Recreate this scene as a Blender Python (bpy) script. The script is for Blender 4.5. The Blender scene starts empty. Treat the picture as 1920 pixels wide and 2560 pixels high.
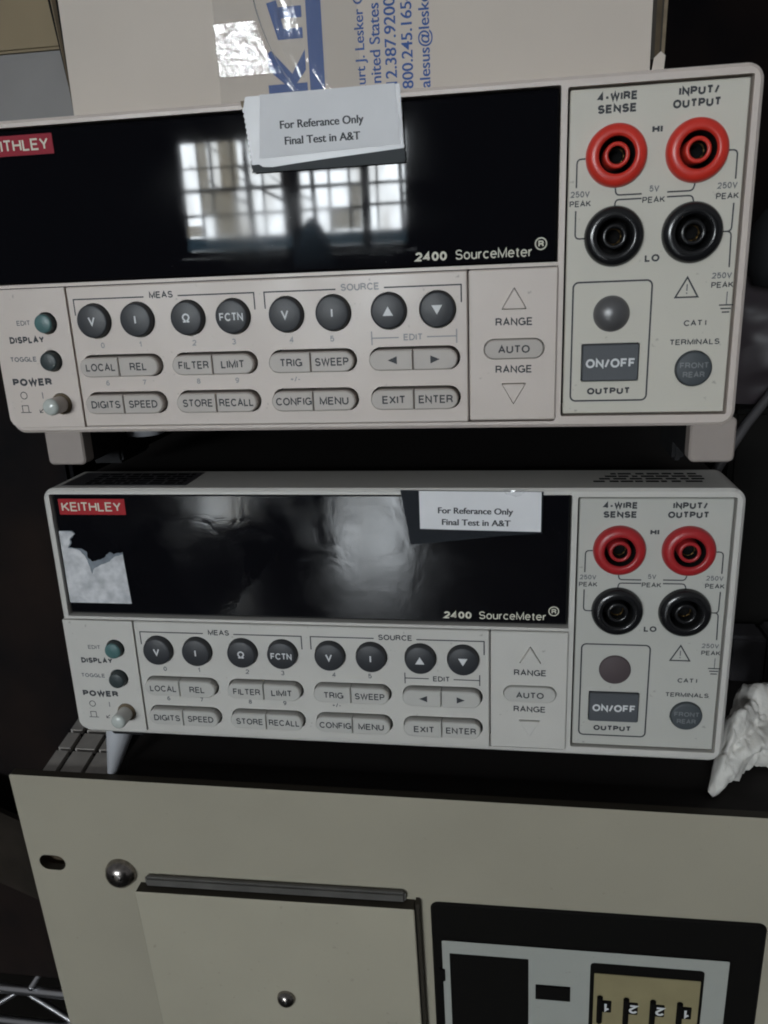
import bpy, bmesh, math, random
from mathutils import Matrix, Vector
from mathutils.geometry import tessellate_polygon
random.seed(7)
S = 0.001                      # everything below is written in millimetres
sc = bpy.context.scene
C = sc.collection
R = math.radians

# ------------------------------------------------------------------ camera
BASE = Vector((0, 0, 1250.0))  # top left corner of the lower meter's face above the floor
RL = ((0.988906082, 0.038851759, 0.143371202), (0.004566267, 0.956781630, -0.290771494), (-0.148471917, 0.288200370, 0.945989766))
CAM = (145.682847, -225.917702, 61.581466)
def wv(r): return Vector((r[0], r[2], -r[1]))
cr, cd_, cf = wv(RL[0]), wv(RL[1]), wv(RL[2])
m = Matrix((cr, -cd_, -cf)).transposed().to_4x4()
m.translation = (BASE + Vector(CAM)) * S
cam = bpy.data.cameras.new('camera'); co = bpy.data.objects.new('camera', cam); C.objects.link(co)
co.matrix_world = m
cam.sensor_fit = 'HORIZONTAL'; cam.sensor_width = 36.0; cam.lens = 36.0 * 1987.12 / 1920.0
cam.clip_start = 0.01; cam.clip_end = 100.0
cam.dof.use_dof = True; cam.dof.focus_distance = 0.262; cam.dof.aperture_fstop = 46.0
sc.camera = co

# ------------------------------------------------------------------ light: one daylit window behind the camera, a dim room
w = bpy.data.worlds.new('World'); sc.world = w; w.use_nodes = True
bg = w.node_tree.nodes['Background']; bg.inputs[0].default_value = (0.95, 0.97, 1.0, 1); bg.inputs[1].default_value = 0.085
WINDOW_LIGHT = 74.0
sc.view_settings.view_transform = 'Standard'; sc.view_settings.look = 'None'
sc.view_settings.exposure = 0.85; sc.view_settings.gamma = 1.0
sc.view_settings.use_curve_mapping = False
sc.cycles.filter_width = 1.9
sc.cycles.max_bounces = 8; sc.cycles.transparent_max_bounces = 12
sc.cycles.sample_clamp_indirect = 4.0
sc.cycles.use_denoising = True

# ------------------------------------------------------------------ materials
def mat(name, col, rough=0.5, spec=0.5, metal=0.0, mottle=0.0, scale=300.0, bump=0.0, bscale=2500.0, coat=0.0, col2=None, detail=3.0):
    mt = bpy.data.materials.new(name); mt.use_nodes = True
    nt = mt.node_tree; n = nt.nodes; l = nt.links; b = n['Principled BSDF']
    b.inputs['Base Color'].default_value = (*col, 1); b.inputs['Roughness'].default_value = rough
    b.inputs['Specular IOR Level'].default_value = spec; b.inputs['Metallic'].default_value = metal
    b.inputs['Coat Weight'].default_value = coat; b.inputs['Coat Roughness'].default_value = 0.03
    tc = n.new('ShaderNodeTexCoord')
    if mottle or col2:
        nz = n.new('ShaderNodeTexNoise'); nz.inputs['Scale'].default_value = scale; nz.inputs['Detail'].default_value = detail
        l.new(tc.outputs['Object'], nz.inputs['Vector'])
        rp = n.new('ShaderNodeValToRGB'); rp.color_ramp.elements[0].position = 0.3; rp.color_ramp.elements[1].position = 0.7
        c2 = col2 or tuple(c * (1 - mottle) for c in col)
        rp.color_ramp.elements[0].color = (*c2, 1); rp.color_ramp.elements[1].color = (*col, 1)
        l.new(nz.outputs['Fac'], rp.inputs[0]); l.new(rp.outputs[0], b.inputs['Base Color'])
    if bump:
        nb = n.new('ShaderNodeTexNoise'); nb.inputs['Scale'].default_value = bscale; nb.inputs['Detail'].default_value = 3
        l.new(tc.outputs['Object'], nb.inputs['Vector'])
        bp = n.new('ShaderNodeBump'); bp.inputs['Strength'].default_value = bump; bp.inputs['Distance'].default_value = 0.0002
        l.new(nb.outputs['Fac'], bp.inputs['Height']); l.new(bp.outputs[0], b.inputs['Normal'])
    return mt

def film(name, tint, cover, rough=0.12, wrinkle=0.0, wscale=120.0, ior=1.5):
    """clear or dull plastic tape: partly see-through with its own sheen"""
    mt = bpy.data.materials.new(name); mt.use_nodes = True
    nt = mt.node_tree; n = nt.nodes; l = nt.links; n.remove(n['Principled BSDF'])
    out = n['Material Output']
    tr = n.new('ShaderNodeBsdfTransparent'); df = n.new('ShaderNodeBsdfDiffuse'); df.inputs[0].default_value = (*tint, 1)
    gl = n.new('ShaderNodeBsdfGlossy'); gl.inputs['Roughness'].default_value = rough; gl.inputs[0].default_value = (1, 1, 1, 1)
    m1 = n.new('ShaderNodeMixShader'); m1.inputs[0].default_value = cover
    l.new(tr.outputs[0], m1.inputs[1]); l.new(df.outputs[0], m1.inputs[2])
    fr = n.new('ShaderNodeFresnel'); fr.inputs[0].default_value = ior
    m2 = n.new('ShaderNodeMixShader'); l.new(fr.outputs[0], m2.inputs[0]); l.new(m1.outputs[0], m2.inputs[1]); l.new(gl.outputs[0], m2.inputs[2])
    if wrinkle:
        tc = n.new('ShaderNodeTexCoord'); nb = n.new('ShaderNodeTexNoise'); nb.inputs['Scale'].default_value = wscale; nb.inputs['Detail'].default_value = 4
        nb.inputs['Distortion'].default_value = 0.6
        l.new(tc.outputs['Object'], nb.inputs['Vector'])
        bp = n.new('ShaderNodeBump'); bp.inputs['Strength'].default_value = wrinkle; bp.inputs['Distance'].default_value = 0.001
        l.new(nb.outputs['Fac'], bp.inputs['Height']); l.new(bp.outputs[0], gl.inputs['Normal']); l.new(bp.outputs[0], fr.inputs['Normal'])
    l.new(m2.outputs[0], out.inputs[0])
    return mt

M = {}
M['ink'] = mat('dark_print', (0.030, 0.033, 0.040), 0.6)
M['ink_soft'] = mat('grey_print', (0.125, 0.13, 0.145), 0.6)
M['ink_faint'] = mat('worn_grey_print', (0.27, 0.27, 0.28), 0.6)
M['white_ink'] = mat('white_print', (0.66, 0.67, 0.68), 0.5)
M['faint_white'] = mat('worn_white_print', (0.17, 0.18, 0.19), 0.5)
M['cream_ink'] = mat('cream_print', (0.62, 0.60, 0.50), 0.5)
M['black_key'] = mat('charcoal_key_plastic', (0.030, 0.032, 0.037), 0.45, bump=0.25)
M['void'] = mat('dark_recess', (0.008, 0.008, 0.008), 0.9, 0.1)
M['teal'] = mat('teal_button', (0.075, 0.165, 0.165), 0.4, mottle=0.15)
M['dark_teal'] = mat('dark_button', (0.030, 0.042, 0.044), 0.45)
M['red'] = mat('red_terminal_plastic', (0.66, 0.038, 0.024), 0.34, mottle=0.12, scale=150)
M['red_dull'] = mat('dull_red_terminal_plastic', (0.40, 0.020, 0.024), 0.36, mottle=0.12, scale=150)
M['black_gloss'] = mat('black_terminal_plastic', (0.010, 0.010, 0.011), 0.24)
M['brass'] = mat('brass_contact', (0.16, 0.10, 0.035), 0.35, metal=0.9)
M['grey_btn'] = mat('slate_button', (0.074, 0.080, 0.090), 0.5, bump=0.2)
M['slate_round'] = mat('slate_round_button', (0.058, 0.068, 0.076), 0.5, bump=0.2)
M['lamp_lens'] = mat('smoky_lamp_lens', (0.085, 0.083, 0.086), 0.36, 1.0)
M['lamp_lens_dim'] = mat('brown_lamp_lens', (0.085, 0.066, 0.070), 0.62, 0.25)
M['badge'] = mat('red_badge', (0.36, 0.016, 0.022), 0.5, 0.2)
M['badge_pink'] = mat('faded_red_badge', (0.29, 0.016, 0.032), 0.5, 0.15)
M['case'] = mat('dark_brown_painted_metal', (0.022, 0.019, 0.018), 0.7, 0.25, bump=0.2, bscale=1200)
M['rubber'] = mat('black_rubber', (0.012, 0.012, 0.013), 0.8, 0.2)
M['chrome'] = mat('brushed_chrome', (0.62, 0.62, 0.64), 0.28, metal=1.0)
M['steel'] = mat('worn_steel_screw', (0.36, 0.33, 0.31), 0.26, metal=1.0, mottle=0.5, scale=700)
M['pale_leg'] = mat('pale_grey_leg', (0.52, 0.53, 0.56), 0.3)
M['cap_white'] = mat('pearl_button_cap', (0.50, 0.53, 0.50), 0.22)
M['foot_grey'] = mat('taupe_foot_plastic', (0.33, 0.285, 0.26), 0.55, 0.4, mottle=0.08, scale=80, bump=0.2)
M['paper'] = mat('white_paper', (0.76, 0.76, 0.78), 0.7, 0.3, mottle=0.05, scale=90)
M['torn'] = mat('torn_paper_backing', (0.68, 0.68, 0.70), 0.85, 0.2, col2=(0.42, 0.43, 0.45), scale=330, bump=0.6, bscale=900, detail=6)
M['torn_grey'] = mat('torn_paper_under_layer', (0.24, 0.27, 0.30), 0.85, 0.2, col2=(0.15, 0.17, 0.2), scale=300)
M['box_white'] = mat('white_coated_carton', (0.58, 0.515, 0.455), 0.7, 0.3, mottle=0.05, scale=35, bump=0.12, bscale=500)
M['kraft'] = mat('brown_kraft_board', (0.10, 0.075, 0.048), 0.85, 0.2, mottle=0.35, scale=180)
M['kraft_edge'] = mat('pale_kraft_edge', (0.24, 0.19, 0.13), 0.85, 0.2, mottle=0.3, scale=300)
M['blue_ink'] = mat('blue_print', (0.011, 0.066, 0.265), 0.6)
M['rack_paint'] = mat('beige_rack_paint', (0.360, 0.332, 0.262), 0.55, 0.35, mottle=0.10, scale=16, bump=0.12, bscale=1500)
M['rack_cover'] = mat('pale_beige_rack_paint', (0.405, 0.375, 0.295), 0.55, 0.35, mottle=0.10, scale=16, bump=0.12, bscale=1500)
M['rack_edge'] = mat('dark_panel_edge', (0.030, 0.025, 0.018), 0.6, 0.3)  # edge faces get a darker colour than the panel fronts
M['hinge'] = mat('dull_grey_hinge', (0.10, 0.095, 0.088), 0.5, mottle=0.3, scale=120)
M['module_black'] = mat('matt_black_module', (0.005, 0.0045, 0.004), 0.7, 0.1)
M['plate'] = mat('pale_grey_plate', (0.37, 0.38, 0.35), 0.5, mottle=0.06, scale=60, bump=0.1)
M['tan'] = mat('tan_plastic', (0.28, 0.24, 0.13), 0.55, mottle=0.12, scale=120)
M['carton'] = mat('tan_cardboard', (0.30, 0.24, 0.155), 0.9, 0.2, mottle=0.2, scale=20)
M['grey_case'] = mat('grey_plastic', (0.20, 0.19, 0.185), 0.55, mottle=0.2, scale=20)
M['cloth'] = mat('white_cotton', (0.70, 0.68, 0.64), 0.95, 0.1, mottle=0.22, scale=110, bump=0.9, bscale=900)
M['bag'] = mat('smoky_pink_plastic', (0.055, 0.042, 0.049), 0.5, mottle=0.5, scale=40)
M['bin'] = mat('smoky_grey_plastic', (0.07, 0.067, 0.073), 0.35, mottle=0.4, scale=50)
M['dark_wall'] = mat('dark_wall_paint', (0.009, 0.006, 0.005), 0.9, 0.05, col2=(0.002, 0.002, 0.003), scale=7)
M['brown_black'] = mat('dark_brown_fibre', (0.016, 0.010, 0.008), 0.8, 0.1, col2=(0.003, 0.003, 0.004), scale=22)
M['dark_card'] = mat('dark_brown_card', (0.030, 0.024, 0.019), 0.9, 0.1, mottle=0.5, scale=40)
M['tile'] = mat('grey_vent_bar', (0.42, 0.39, 0.36), 0.6, mottle=0.2, scale=150)
M['cable'] = mat('grey_cable_jacket', (0.06, 0.057, 0.06), 0.5)
M['floor'] = mat('dark_floor', (0.03, 0.027, 0.024), 0.4, mottle=0.3, scale=3)
M['desk'] = mat('dark_varnished_wood', (0.05, 0.035, 0.022), 0.2, mottle=0.4, scale=6, bump=0.6, bscale=14)
M['frame_dark'] = mat('dark_window_frame', (0.03, 0.03, 0.032), 0.5)
M['bark'] = mat('pale_bark', (0.25, 0.21, 0.17), 0.9)
M['chair_blue'] = mat('slate_chair_fabric', (0.06, 0.075, 0.10), 0.8)
def glow_through(name, col, clear):
    mt = bpy.data.materials.new(name); mt.use_nodes = True; nt = mt.node_tree; nt.nodes.remove(nt.nodes['Principled BSDF'])
    t_ = nt.nodes.new('ShaderNodeBsdfTranslucent'); t_.inputs[0].default_value = (*col, 1); c_ = nt.nodes.new('ShaderNodeBsdfTransparent'); x_ = nt.nodes.new('ShaderNodeMixShader'); x_.inputs[0].default_value = 1 - clear
    nt.links.new(c_.outputs[0], x_.inputs[1]); nt.links.new(t_.outputs[0], x_.inputs[2]); nt.links.new(x_.outputs[0], nt.nodes['Material Output'].inputs[0]); return mt
M['frosted'] = glow_through('frosted_beige_pane', (0.9, 0.80, 0.62), 0.33)
M['sill_glow'] = glow_through('blue_sill_glow', (0.30, 0.40, 0.46), 0.03)
M['blue_shell'] = glow_through('translucent_blue_shell', (0.34, 0.42, 0.48), 0.02)
M['tape_clear'] = film('clear_tape', (0.80, 0.80, 0.80), 0.10, 0.10, 0.15, 260)
M['tape_white'] = film('hazy_white_tape', (0.62, 0.62, 0.64), 0.93, 0.35)
M['tape_grey'] = film('dull_grey_tape', (0.060, 0.066, 0.070), 0.97, 0.5, ior=1.15)
M['tape_dark'] = film('dark_clear_tape', (0.022, 0.025, 0.030), 0.90, 0.5, ior=1.15)
M['packing_tape'] = film('glossy_packing_tape', (0.6, 0.58, 0.55), 0.12, 0.02, 0.02, 200)
M['glint_tape'] = film('glint_packing_tape', (0.7, 0.7, 0.7), 0.03, 0.12, 0.16, 350)
M['loose_glare_tape'] = film('crinkled_packing_tape', (0.6, 0.58, 0.55), 0.05, 0.02, 0.17, 600)

def panel_paint(name, col, sheen_rough=0.36):
    return mat(name, col, sheen_rough, 0.5, mottle=0.035, scale=70, bump=0.12, bscale=1800)
PT = panel_paint('warm_grey_panel_plastic', (0.62, 0.545, 0.497))
PT_term = panel_paint('cream_grey_panel_plastic', (0.60, 0.57, 0.50), 0.5)
PT_key = panel_paint('taupe_key_plastic', (0.46, 0.415, 0.38), 0.42)
PL = panel_paint('cool_grey_panel_plastic', (0.575, 0.558, 0.525), 0.42)
PL_term = panel_paint('grey_green_panel_plastic', (0.49, 0.485, 0.45), 0.5)
PL_key = panel_paint('pale_grey_key_plastic', (0.50, 0.488, 0.46), 0.45)
def glass_mat(name, rough, gloss):
    return mat(name, (0.0045, 0.0045, 0.006), rough, gloss)
GLASS_T = glass_mat('black_glossy_display_window', 0.022, 0.115)
GLASS_L = glass_mat('black_scuffed_display_window', 0.06, 0.52)
def smudge(mt, lo, hi, scale, wob=0.0):
    nt = mt.node_tree; n = nt.nodes; l = nt.links; b = n['Principled BSDF']
    tc = n.new('ShaderNodeTexCoord'); nz = n.new('ShaderNodeTexNoise'); nz.inputs['Scale'].default_value = scale; nz.inputs['Detail'].default_value = 5; nz.inputs['Distortion'].default_value = 0.8
    l.new(tc.outputs['Object'], nz.inputs['Vector']); mr = n.new('ShaderNodeMapRange')
    mr.inputs[1].default_value = .3; mr.inputs[2].default_value = .7; mr.inputs[3].default_value = lo; mr.inputs[4].default_value = hi
    l.new(nz.outputs['Fac'], mr.inputs[0]); l.new(mr.outputs[0], b.inputs['Roughness'])
    if wob:
        bp = n.new('ShaderNodeBump'); bp.inputs['Strength'].default_value = wob; bp.inputs['Distance'].default_value = 0.001
        l.new(nz.outputs['Fac'], bp.inputs['Height']); l.new(bp.outputs[0], b.inputs['Normal'])
smudge(GLASS_L, 0.02, 0.13, 75, 0.045)
smudge(GLASS_T, 0.012, 0.055, 40)
for p_ in (PT, PL): smudge(p_, 0.30, 0.48, 45)
def specks(mt, amount=0.5, scale=420, lo=0.70, hi=0.76, col=(0.05, 0.04, 0.03)):
    """small chips and dirt spots darkening the base colour"""
    nt = mt.node_tree; n = nt.nodes; l = nt.links; b = n['Principled BSDF']
    src = b.inputs['Base Color'].links[0].from_socket if b.inputs['Base Color'].links else None
    tc = n.new('ShaderNodeTexCoord'); nz = n.new('ShaderNodeTexNoise'); nz.inputs['Scale'].default_value = scale; nz.inputs['Detail'].default_value = 2
    l.new(tc.outputs['Object'], nz.inputs['Vector']); mr = n.new('ShaderNodeMapRange')
    for i_, v_ in ((1, lo), (2, hi), (3, 0.0), (4, amount)): mr.inputs[i_].default_value = v_
    l.new(nz.outputs['Fac'], mr.inputs[0]); mx = n.new('ShaderNodeMix'); mx.data_type = 'RGBA'
    l.new(mr.outputs[0], mx.inputs[0]); mx.inputs[7].default_value = (*col, 1)
    if src: l.new(src, mx.inputs[6])
    else: mx.inputs[6].default_value = b.inputs['Base Color'].default_value[:]
    l.new(mx.outputs[2], b.inputs['Base Color'])
for g_ in (GLASS_T, GLASS_L): specks(g_, 0.5, 700, 0.74, 0.80, (0.10, 0.10, 0.10))
for k_ in ('rack_paint', 'rack_cover', 'plate'): specks(M[k_], 0.22, 330, 0.70, 0.80)
for p_ in (PT, PL, PT_term, PL_term): specks(p_, 0.35, 500, 0.72, 0.80)

# ------------------------------------------------------------------ mesh builder
class MB:
    def __init__(s): s.v = []; s.f = []; s.mi = []; s.mats = []; s.sm = []
    def m(s, mt):
        if mt not in s.mats: s.mats.append(mt)
        return s.mats.index(mt)
    def add(s, vs, fs, mt, smooth=False):
        o = len(s.v); s.v += [tuple(v) for v in vs]; k = s.m(mt)
        for f in fs: s.f.append(tuple(i + o for i in f)); s.mi.append(k); s.sm.append(smooth)
    def box(s, x0, x1, y0, y1, z0, z1, mt):
        vs = [(x, y, z) for x in (x0, x1) for y in (y0, y1) for z in (z0, z1)]
        s.add(vs, [(0, 1, 3, 2), (4, 6, 7, 5), (0, 4, 5, 1), (2, 3, 7, 6), (0, 2, 6, 4), (1, 5, 7, 3)], mt)
    def bbox(s, x0, x1, y0, y1, z0, z1, mt, b=1.0):
        bm = bmesh.new(); bmesh.ops.create_cube(bm, size=1.0)
        for v in bm.verts: v.co = Vector(((x0 + x1) / 2 + v.co.x * (x1 - x0), (y0 + y1) / 2 + v.co.y * (y1 - y0), (z0 + z1) / 2 + v.co.z * (z1 - z0)))
        bmesh.ops.bevel(bm, geom=bm.edges[:], offset=b, segments=2, affect='EDGES')
        bm.verts.index_update(); s.add([v.co[:] for v in bm.verts], [[v.index for v in f.verts] for f in bm.faces], mt); bm.free()
    def slab(s, outer, yf, yb, mt, holes=(), cham=None, back=False, side_mt=None):
        """flat plate in the xz plane, facing -y; outer / holes are loops of (x, z); cham = (outer loop grown, depth)"""
        loops = [outer] + list(holes)
        pts = [p for lp in loops for p in lp]
        tris = tessellate_polygon([[Vector((p[0], p[1], 0)) for p in lp] for lp in loops])
        s.add([(p[0], yf, p[1]) for p in pts], tris, mt)
        def wall(lp, ya, yb_, lq=None, mt_=mt):
            n = len(lp); lq = lq or lp
            s.add([(p[0], ya, p[1]) for p in lp] + [(p[0], yb_, p[1]) for p in lq], [(i, (i + 1) % n, n + (i + 1) % n, n + i) for i in range(n)], mt_)
        sm_ = side_mt or mt
        if cham:
            wall(outer, yf, yf + cham[1], cham[0]); wall(cham[0], yf + cham[1], yb, None, sm_)
        else: wall(outer, yf, yb, None, sm_)
        for h in holes: wall(h, yf, yb, None, sm_)
        if back: s.add([(p[0], yb, p[1]) for p in pts], tris, mt)
    def tube(s, pts, r, mt, n=10, cap=True):
        pts = [Vector(p) for p in pts]; rings = []; up = Vector((0, 0, 1))
        for i, p in enumerate(pts):
            t = (pts[min(i + 1, len(pts) - 1)] - pts[max(i - 1, 0)]).normalized()
            u = t.cross(up if abs(t.z) < 0.95 else Vector((1, 0, 0))).normalized(); q = t.cross(u)
            rr = r[i] if isinstance(r, (list, tuple)) else r
            rings.append([p + (u * math.cos(a) + q * math.sin(a)) * rr for a in [2 * math.pi * k / n for k in range(n)]])
        vs = [v for rg in rings for v in rg]
        fs = [(i * n + k, i * n + (k + 1) % n, (i + 1) * n + (k + 1) % n, (i + 1) * n + k) for i in range(len(pts) - 1) for k in range(n)]
        if cap: fs += [tuple(range(n)), tuple(range((len(pts) - 1) * n, len(pts) * n))]
        s.add(vs, fs, mt, True)
    def lathe(s, cx, cz, prof, mts, n=48):
        """profile of (radius, y) turned about an axis along y; mts one material or one per segment"""
        for j in range(len(prof) - 1):
            mt = mts[j] if isinstance(mts, (list, tuple)) else mts
            vs = []; 
            for (r, y) in (prof[j], prof[j + 1]):
                vs += [(cx + r * math.cos(2 * math.pi * k / n), y, cz + r * math.sin(2 * math.pi * k / n)) for k in range(n)]
            s.add(vs, [(k, (k + 1) % n, n + (k + 1) % n, n + k) for k in range(n)], mt, True)
    def build(s, name, parent=None, loc=None):
        me = bpy.data.meshes.new(name)
        me.from_pydata([(a * S, b * S, c * S) for a, b, c in s.v], [], s.f)
        for mt in s.mats: me.materials.append(mt)
        for p, k, q in zip(me.polygons, s.mi, s.sm): p.material_index = k; p.use_smooth = q
        bm = bmesh.new(); bm.from_mesh(me)
        bmesh.ops.remove_doubles(bm, verts=bm.verts, dist=2e-6)
        bmesh.ops.recalc_face_normals(bm, faces=bm.faces); bm.to_mesh(me); bm.free()
        o = bpy.data.objects.new(name, me); C.objects.link(o)
        if parent: o.parent = parent
        if loc is not None: o.location = Vector(loc) * S
        return o

def rrect(x0, x1, z0, z1, r, n=6):
    r = max(min(r, (x1 - x0) / 2, (z1 - z0) / 2), 0.001); out = []
    for cx, cz, a in ((x1 - r, z1 - r, 0), (x0 + r, z1 - r, 90), (x0 + r, z0 + r, 180), (x1 - r, z0 + r, 270)):
        for k in range(n + 1): out.append((cx + r * math.cos(R(a + 90 * k / n)), cz + r * math.sin(R(a + 90 * k / n))))
    res = []
    for p in out:
        if not res or (abs(p[0] - res[-1][0]) + abs(p[1] - res[-1][1])) > 1e-4: res.append(p)
    if abs(res[0][0] - res[-1][0]) + abs(res[0][1] - res[-1][1]) < 1e-4: res.pop()
    return res
def rr_ch(x0, x1, z0, z1, r, c):
    n = 6 if r > 0.1 else 1
    return rrect(x0 + c, x1 - c, z0 + c, z1 - c, max(r - c, 0.02), n), rrect(x0, x1, z0, z1, max(r, 0.02 + c), n)
def circ(cx, cz, r, n=40): return [(cx + r * math.cos(2 * math.pi * k / n), cz + r * math.sin(2 * math.pi * k / n)) for k in range(n)]

# ------------------------------------------------------------------ plain stroke lettering (grotesque capitals, figures, a few small letters)
def arc(cx, cz, rx, rz, a0, a1, n=10): return [(cx + rx * math.cos(R(a0 + (a1 - a0) * i / n)), cz + rz * math.sin(R(a0 + (a1 - a0) * i / n))) for i in range(n + 1)]
six = [[*arc(.27, .30, .27, .30, 0, 360, 16)], [(.0, .32), (.03, .58), (.11, .84), (.24, .98), (.36, 1.), (.48, .9)]]
G = {
 'A': (.72, [[(0, 0), (.36, 1), (.72, 0)], [(.13, .33), (.59, .33)]]),
 'B': (.64, [[(.3, .53), (0, .53)], [(0, 0), (0, 1), *arc(.36, .765, .24, .235, 90, -90), *arc(.36, .265, .28, .265, 90, -90), (0, 0)]]),
 'C': (.74, [arc(.40, .5, .40, .5, 40, 320, 18)]),
 'D': (.70, [[(0, 0), (0, 1), *arc(.26, .5, .44, .5, 90, -90, 12), (0, 0)]]),
 'E': (.58, [[(.58, 1), (0, 1), (0, 0), (.60, 0)], [(0, .52), (.53, .52)]]),
 'F': (.55, [[(.55, 1), (0, 1), (0, 0)], [(0, .50), (.48, .50)]]),
 'G': (.78, [arc(.40, .5, .40, .5, 42, 345, 18) + [(.78, .46), (.45, .46)], [(.78, .46), (.78, 0)]]),
 'H': (.66, [[(0, 0), (0, 1)], [(.66, 0), (.66, 1)], [(0, .52), (.66, .52)]]),
 'I': (.0, [[(0, 0), (0, 1)]]),
 'K': (.66, [[(0, 0), (0, 1)], [(.62, 1), (0, .36)], [(.22, .58), (.66, 0)]]),
 'L': (.52, [[(0, 1), (0, 0), (.52, 0)]]),
 'M': (.78, [[(0, 0), (0, 1), (.39, .05), (.78, 1), (.78, 0)]]),
 'N': (.66, [[(0, 0), (0, 1), (.66, 0), (.66, 1)]]),
 'O': (.80, [arc(.40, .5, .40, .5, 0, 360, 20)]),
 'P': (.60, [[(0, 0), (0, 1), *arc(.34, .735, .26, .265, 90, -90), (0, .47)]]),
 'R': (.66, [[(0, 0), (0, 1), *arc(.36, .75, .26, .25, 90, -90), (0, .5)], [(.36, .5), (.52, .42), (.60, .25), (.64, 0)]]),
 'S': (.62, [arc(.31, .745, .28, .255, 20, 250, 12) + arc(.31, .26, .31, .26, 75, -162, 12)]),
 'T': (.62, [[(0, 1), (.62, 1)], [(.31, 1), (.31, 0)]]),
 'U': (.64, [[(0, 1), (0, .32), *arc(.32, .32, .32, .32, 180, 360), (.64, 1)]]),
 'V': (.68, [[(0, 1), (.34, 0), (.68, 1)]]),
 'W': (1.0, [[(0, 1), (.25, 0), (.5, 1), (.75, 0), (1., 1)]]),
 'X': (.66, [[(0, 0), (.66, 1)], [(0, 1), (.66, 0)]]),
 'Y': (.66, [[(0, 1), (.33, .44), (.66, 1)], [(.33, .44), (.33, 0)]]),
 '0': (.54, [arc(.27, .5, .27, .5, 0, 360, 18)]), '1': (.30, [[(.0, .74), (.16, .82), (.26, 1), (.26, 0)]]),
 '2': (.56, [arc(.28, .70, .27, .30, 165, -35, 12) + [(0, 0), (.56, 0)]]),
 '3': (.54, [arc(.27, .75, .24, .25, 155, -90, 12), arc(.27, .25, .28, .265, 90, -160, 12)]),
 '4': (.58, [[(.42, 0), (.42, 1), (0, .30), (.58, .30)]]),
 '5': (.56, [[(.50, 1), (.10, 1), (.04, .50), *arc(.27, .33, .28, .33, 130, -155, 12)]]),
 '6': (.54, six), '7': (.54, [[(0, 1), (.54, 1), (.20, 0)]]),
 '8': (.54, [arc(.27, .76, .22, .24, 0, 360, 14), arc(.27, .26, .27, .26, 0, 360, 14)]),
 '9': (.54, [[(.54 - x, 1 - z) for x, z in st] for st in six]),
 '/': (.34, [[(0, -.02), (.34, 1.02)]]), '-': (.32, [[(0, .38), (.32, .38)]]), '+': (.5, [[(0, .45), (.5, .45)], [(.25, .2), (.25, .7)]]),
 'Ω': (.76, [[(0, 0), (.26, 0), (.26, .12), *arc(.38, .58, .36, .42, 235, -55, 16), (.50, .12), (.50, 0), (.76, 0)]]),
 '.': (.0, [[(0, 0), (0, .02)]]),
 'o': (.54, [arc(.27, .36, .27, .36, 0, 360, 16)]),
 'u': (.48, [[(0, .72), (0, .25), *arc(.24, .25, .24, .25, 180, 360), (.48, .72)], [(.48, .3), (.48, 0)]]),
 'r': (.28, [[(0, 0), (0, .72)], [(0, .40), (.07, .58), (.17, .69), (.28, .71)]]),
 'c': (.50, [arc(.27, .36, .27, .36, 45, 315, 14)]),
 'e': (.54, [[(.0, .38), (.54, .38), *arc(.27, .36, .27, .36, 4, 318, 16)]]),
 't': (.28, [[(.12, .92), (.12, .14), (.17, .03), (.28, .0)], [(0, .70), (.28, .70)]]),
}
G["I'"] = G['I']
def ribbon(pts, w):
    closed = len(pts) > 3 and abs(pts[0][0] - pts[-1][0]) + abs(pts[0][1] - pts[-1][1]) < 1e-3
    P = [Vector(p) for p in (pts[:-1] if closed else pts)]
    Q = [P[0]]
    for p in P[1:]:
        if (p - Q[-1]).length > 1e-4: Q.append(p)
    P = Q; n = len(P); L = []; Rr = []
    for i in range(n):
        a = P[(i - 1) % n] if (closed or i) else None; b = P[(i + 1) % n] if (closed or i < n - 1) else None
        d1 = (P[i] - a).normalized() if a is not None else (b - P[i]).normalized()
        d2 = (b - P[i]).normalized() if b is not None else d1
        n1 = Vector((-d1.y, d1.x)); n2 = Vector((-d2.y, d2.x)); nn = n1 + n2
        if nn.length < 1e-4: nn = n1.copy()
        nn.normalize(); k = min(1 / max(nn.dot(n1), 0.42), 2.4)
        L.append(P[i] + nn * w / 2 * k); Rr.append(P[i] - nn * w / 2 * k)
    vs = L + Rr; m_ = n if closed else n - 1
    return vs, [(i, (i + 1) % n, n + (i + 1) % n, n + i) for i in range(m_)]
def text_width(s_, wt, gap):
    x = 0
    for ch in s_: x += (0.30 if ch == ' ' else G[ch][0] + wt + gap)
    return x - gap
def text(mb, s_, x, z, y, cap, mt, wt=0.14, align='c', width=None, gap=0.10, italic=0.0, plane=None):
    """plane(u, v) -> (x, y, z); default upright on a plate facing -y; z is the baseline"""
    wt *= 1.35
    W = text_width(s_, wt, gap); kx = (width / (W * cap)) if width else 1.0
    x0 = {'c': -W * cap * kx / 2, 'l': 0, 'r': -W * cap * kx}[align]; u = 0; q = 0
    for ch in s_:
        if ch == ' ': u += 0.30; continue
        gw, st = G[ch]
        for pl in st:
            vs, fs = ribbon([(px + u + wt / 2, wt / 2 + pz * (1 - wt)) for px, pz in pl], wt)
            q += 1; dy = -0.004 * (q % 3)
            vv = []
            for p in vs:
                uu = x0 + (p.x + italic * p.y) * cap * kx; v_ = p.y * cap
                vv.append(plane(uu, v_, dy) if plane else (x + uu, y + dy, z + v_))
            mb.add(vv, fs, mt)
        u += gw + wt + gap
def line(mb, pts, w, y, mt):
    vs, fs = ribbon(pts, w); mb.add([(p.x, y, p.y) for p in vs], fs, mt)
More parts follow.
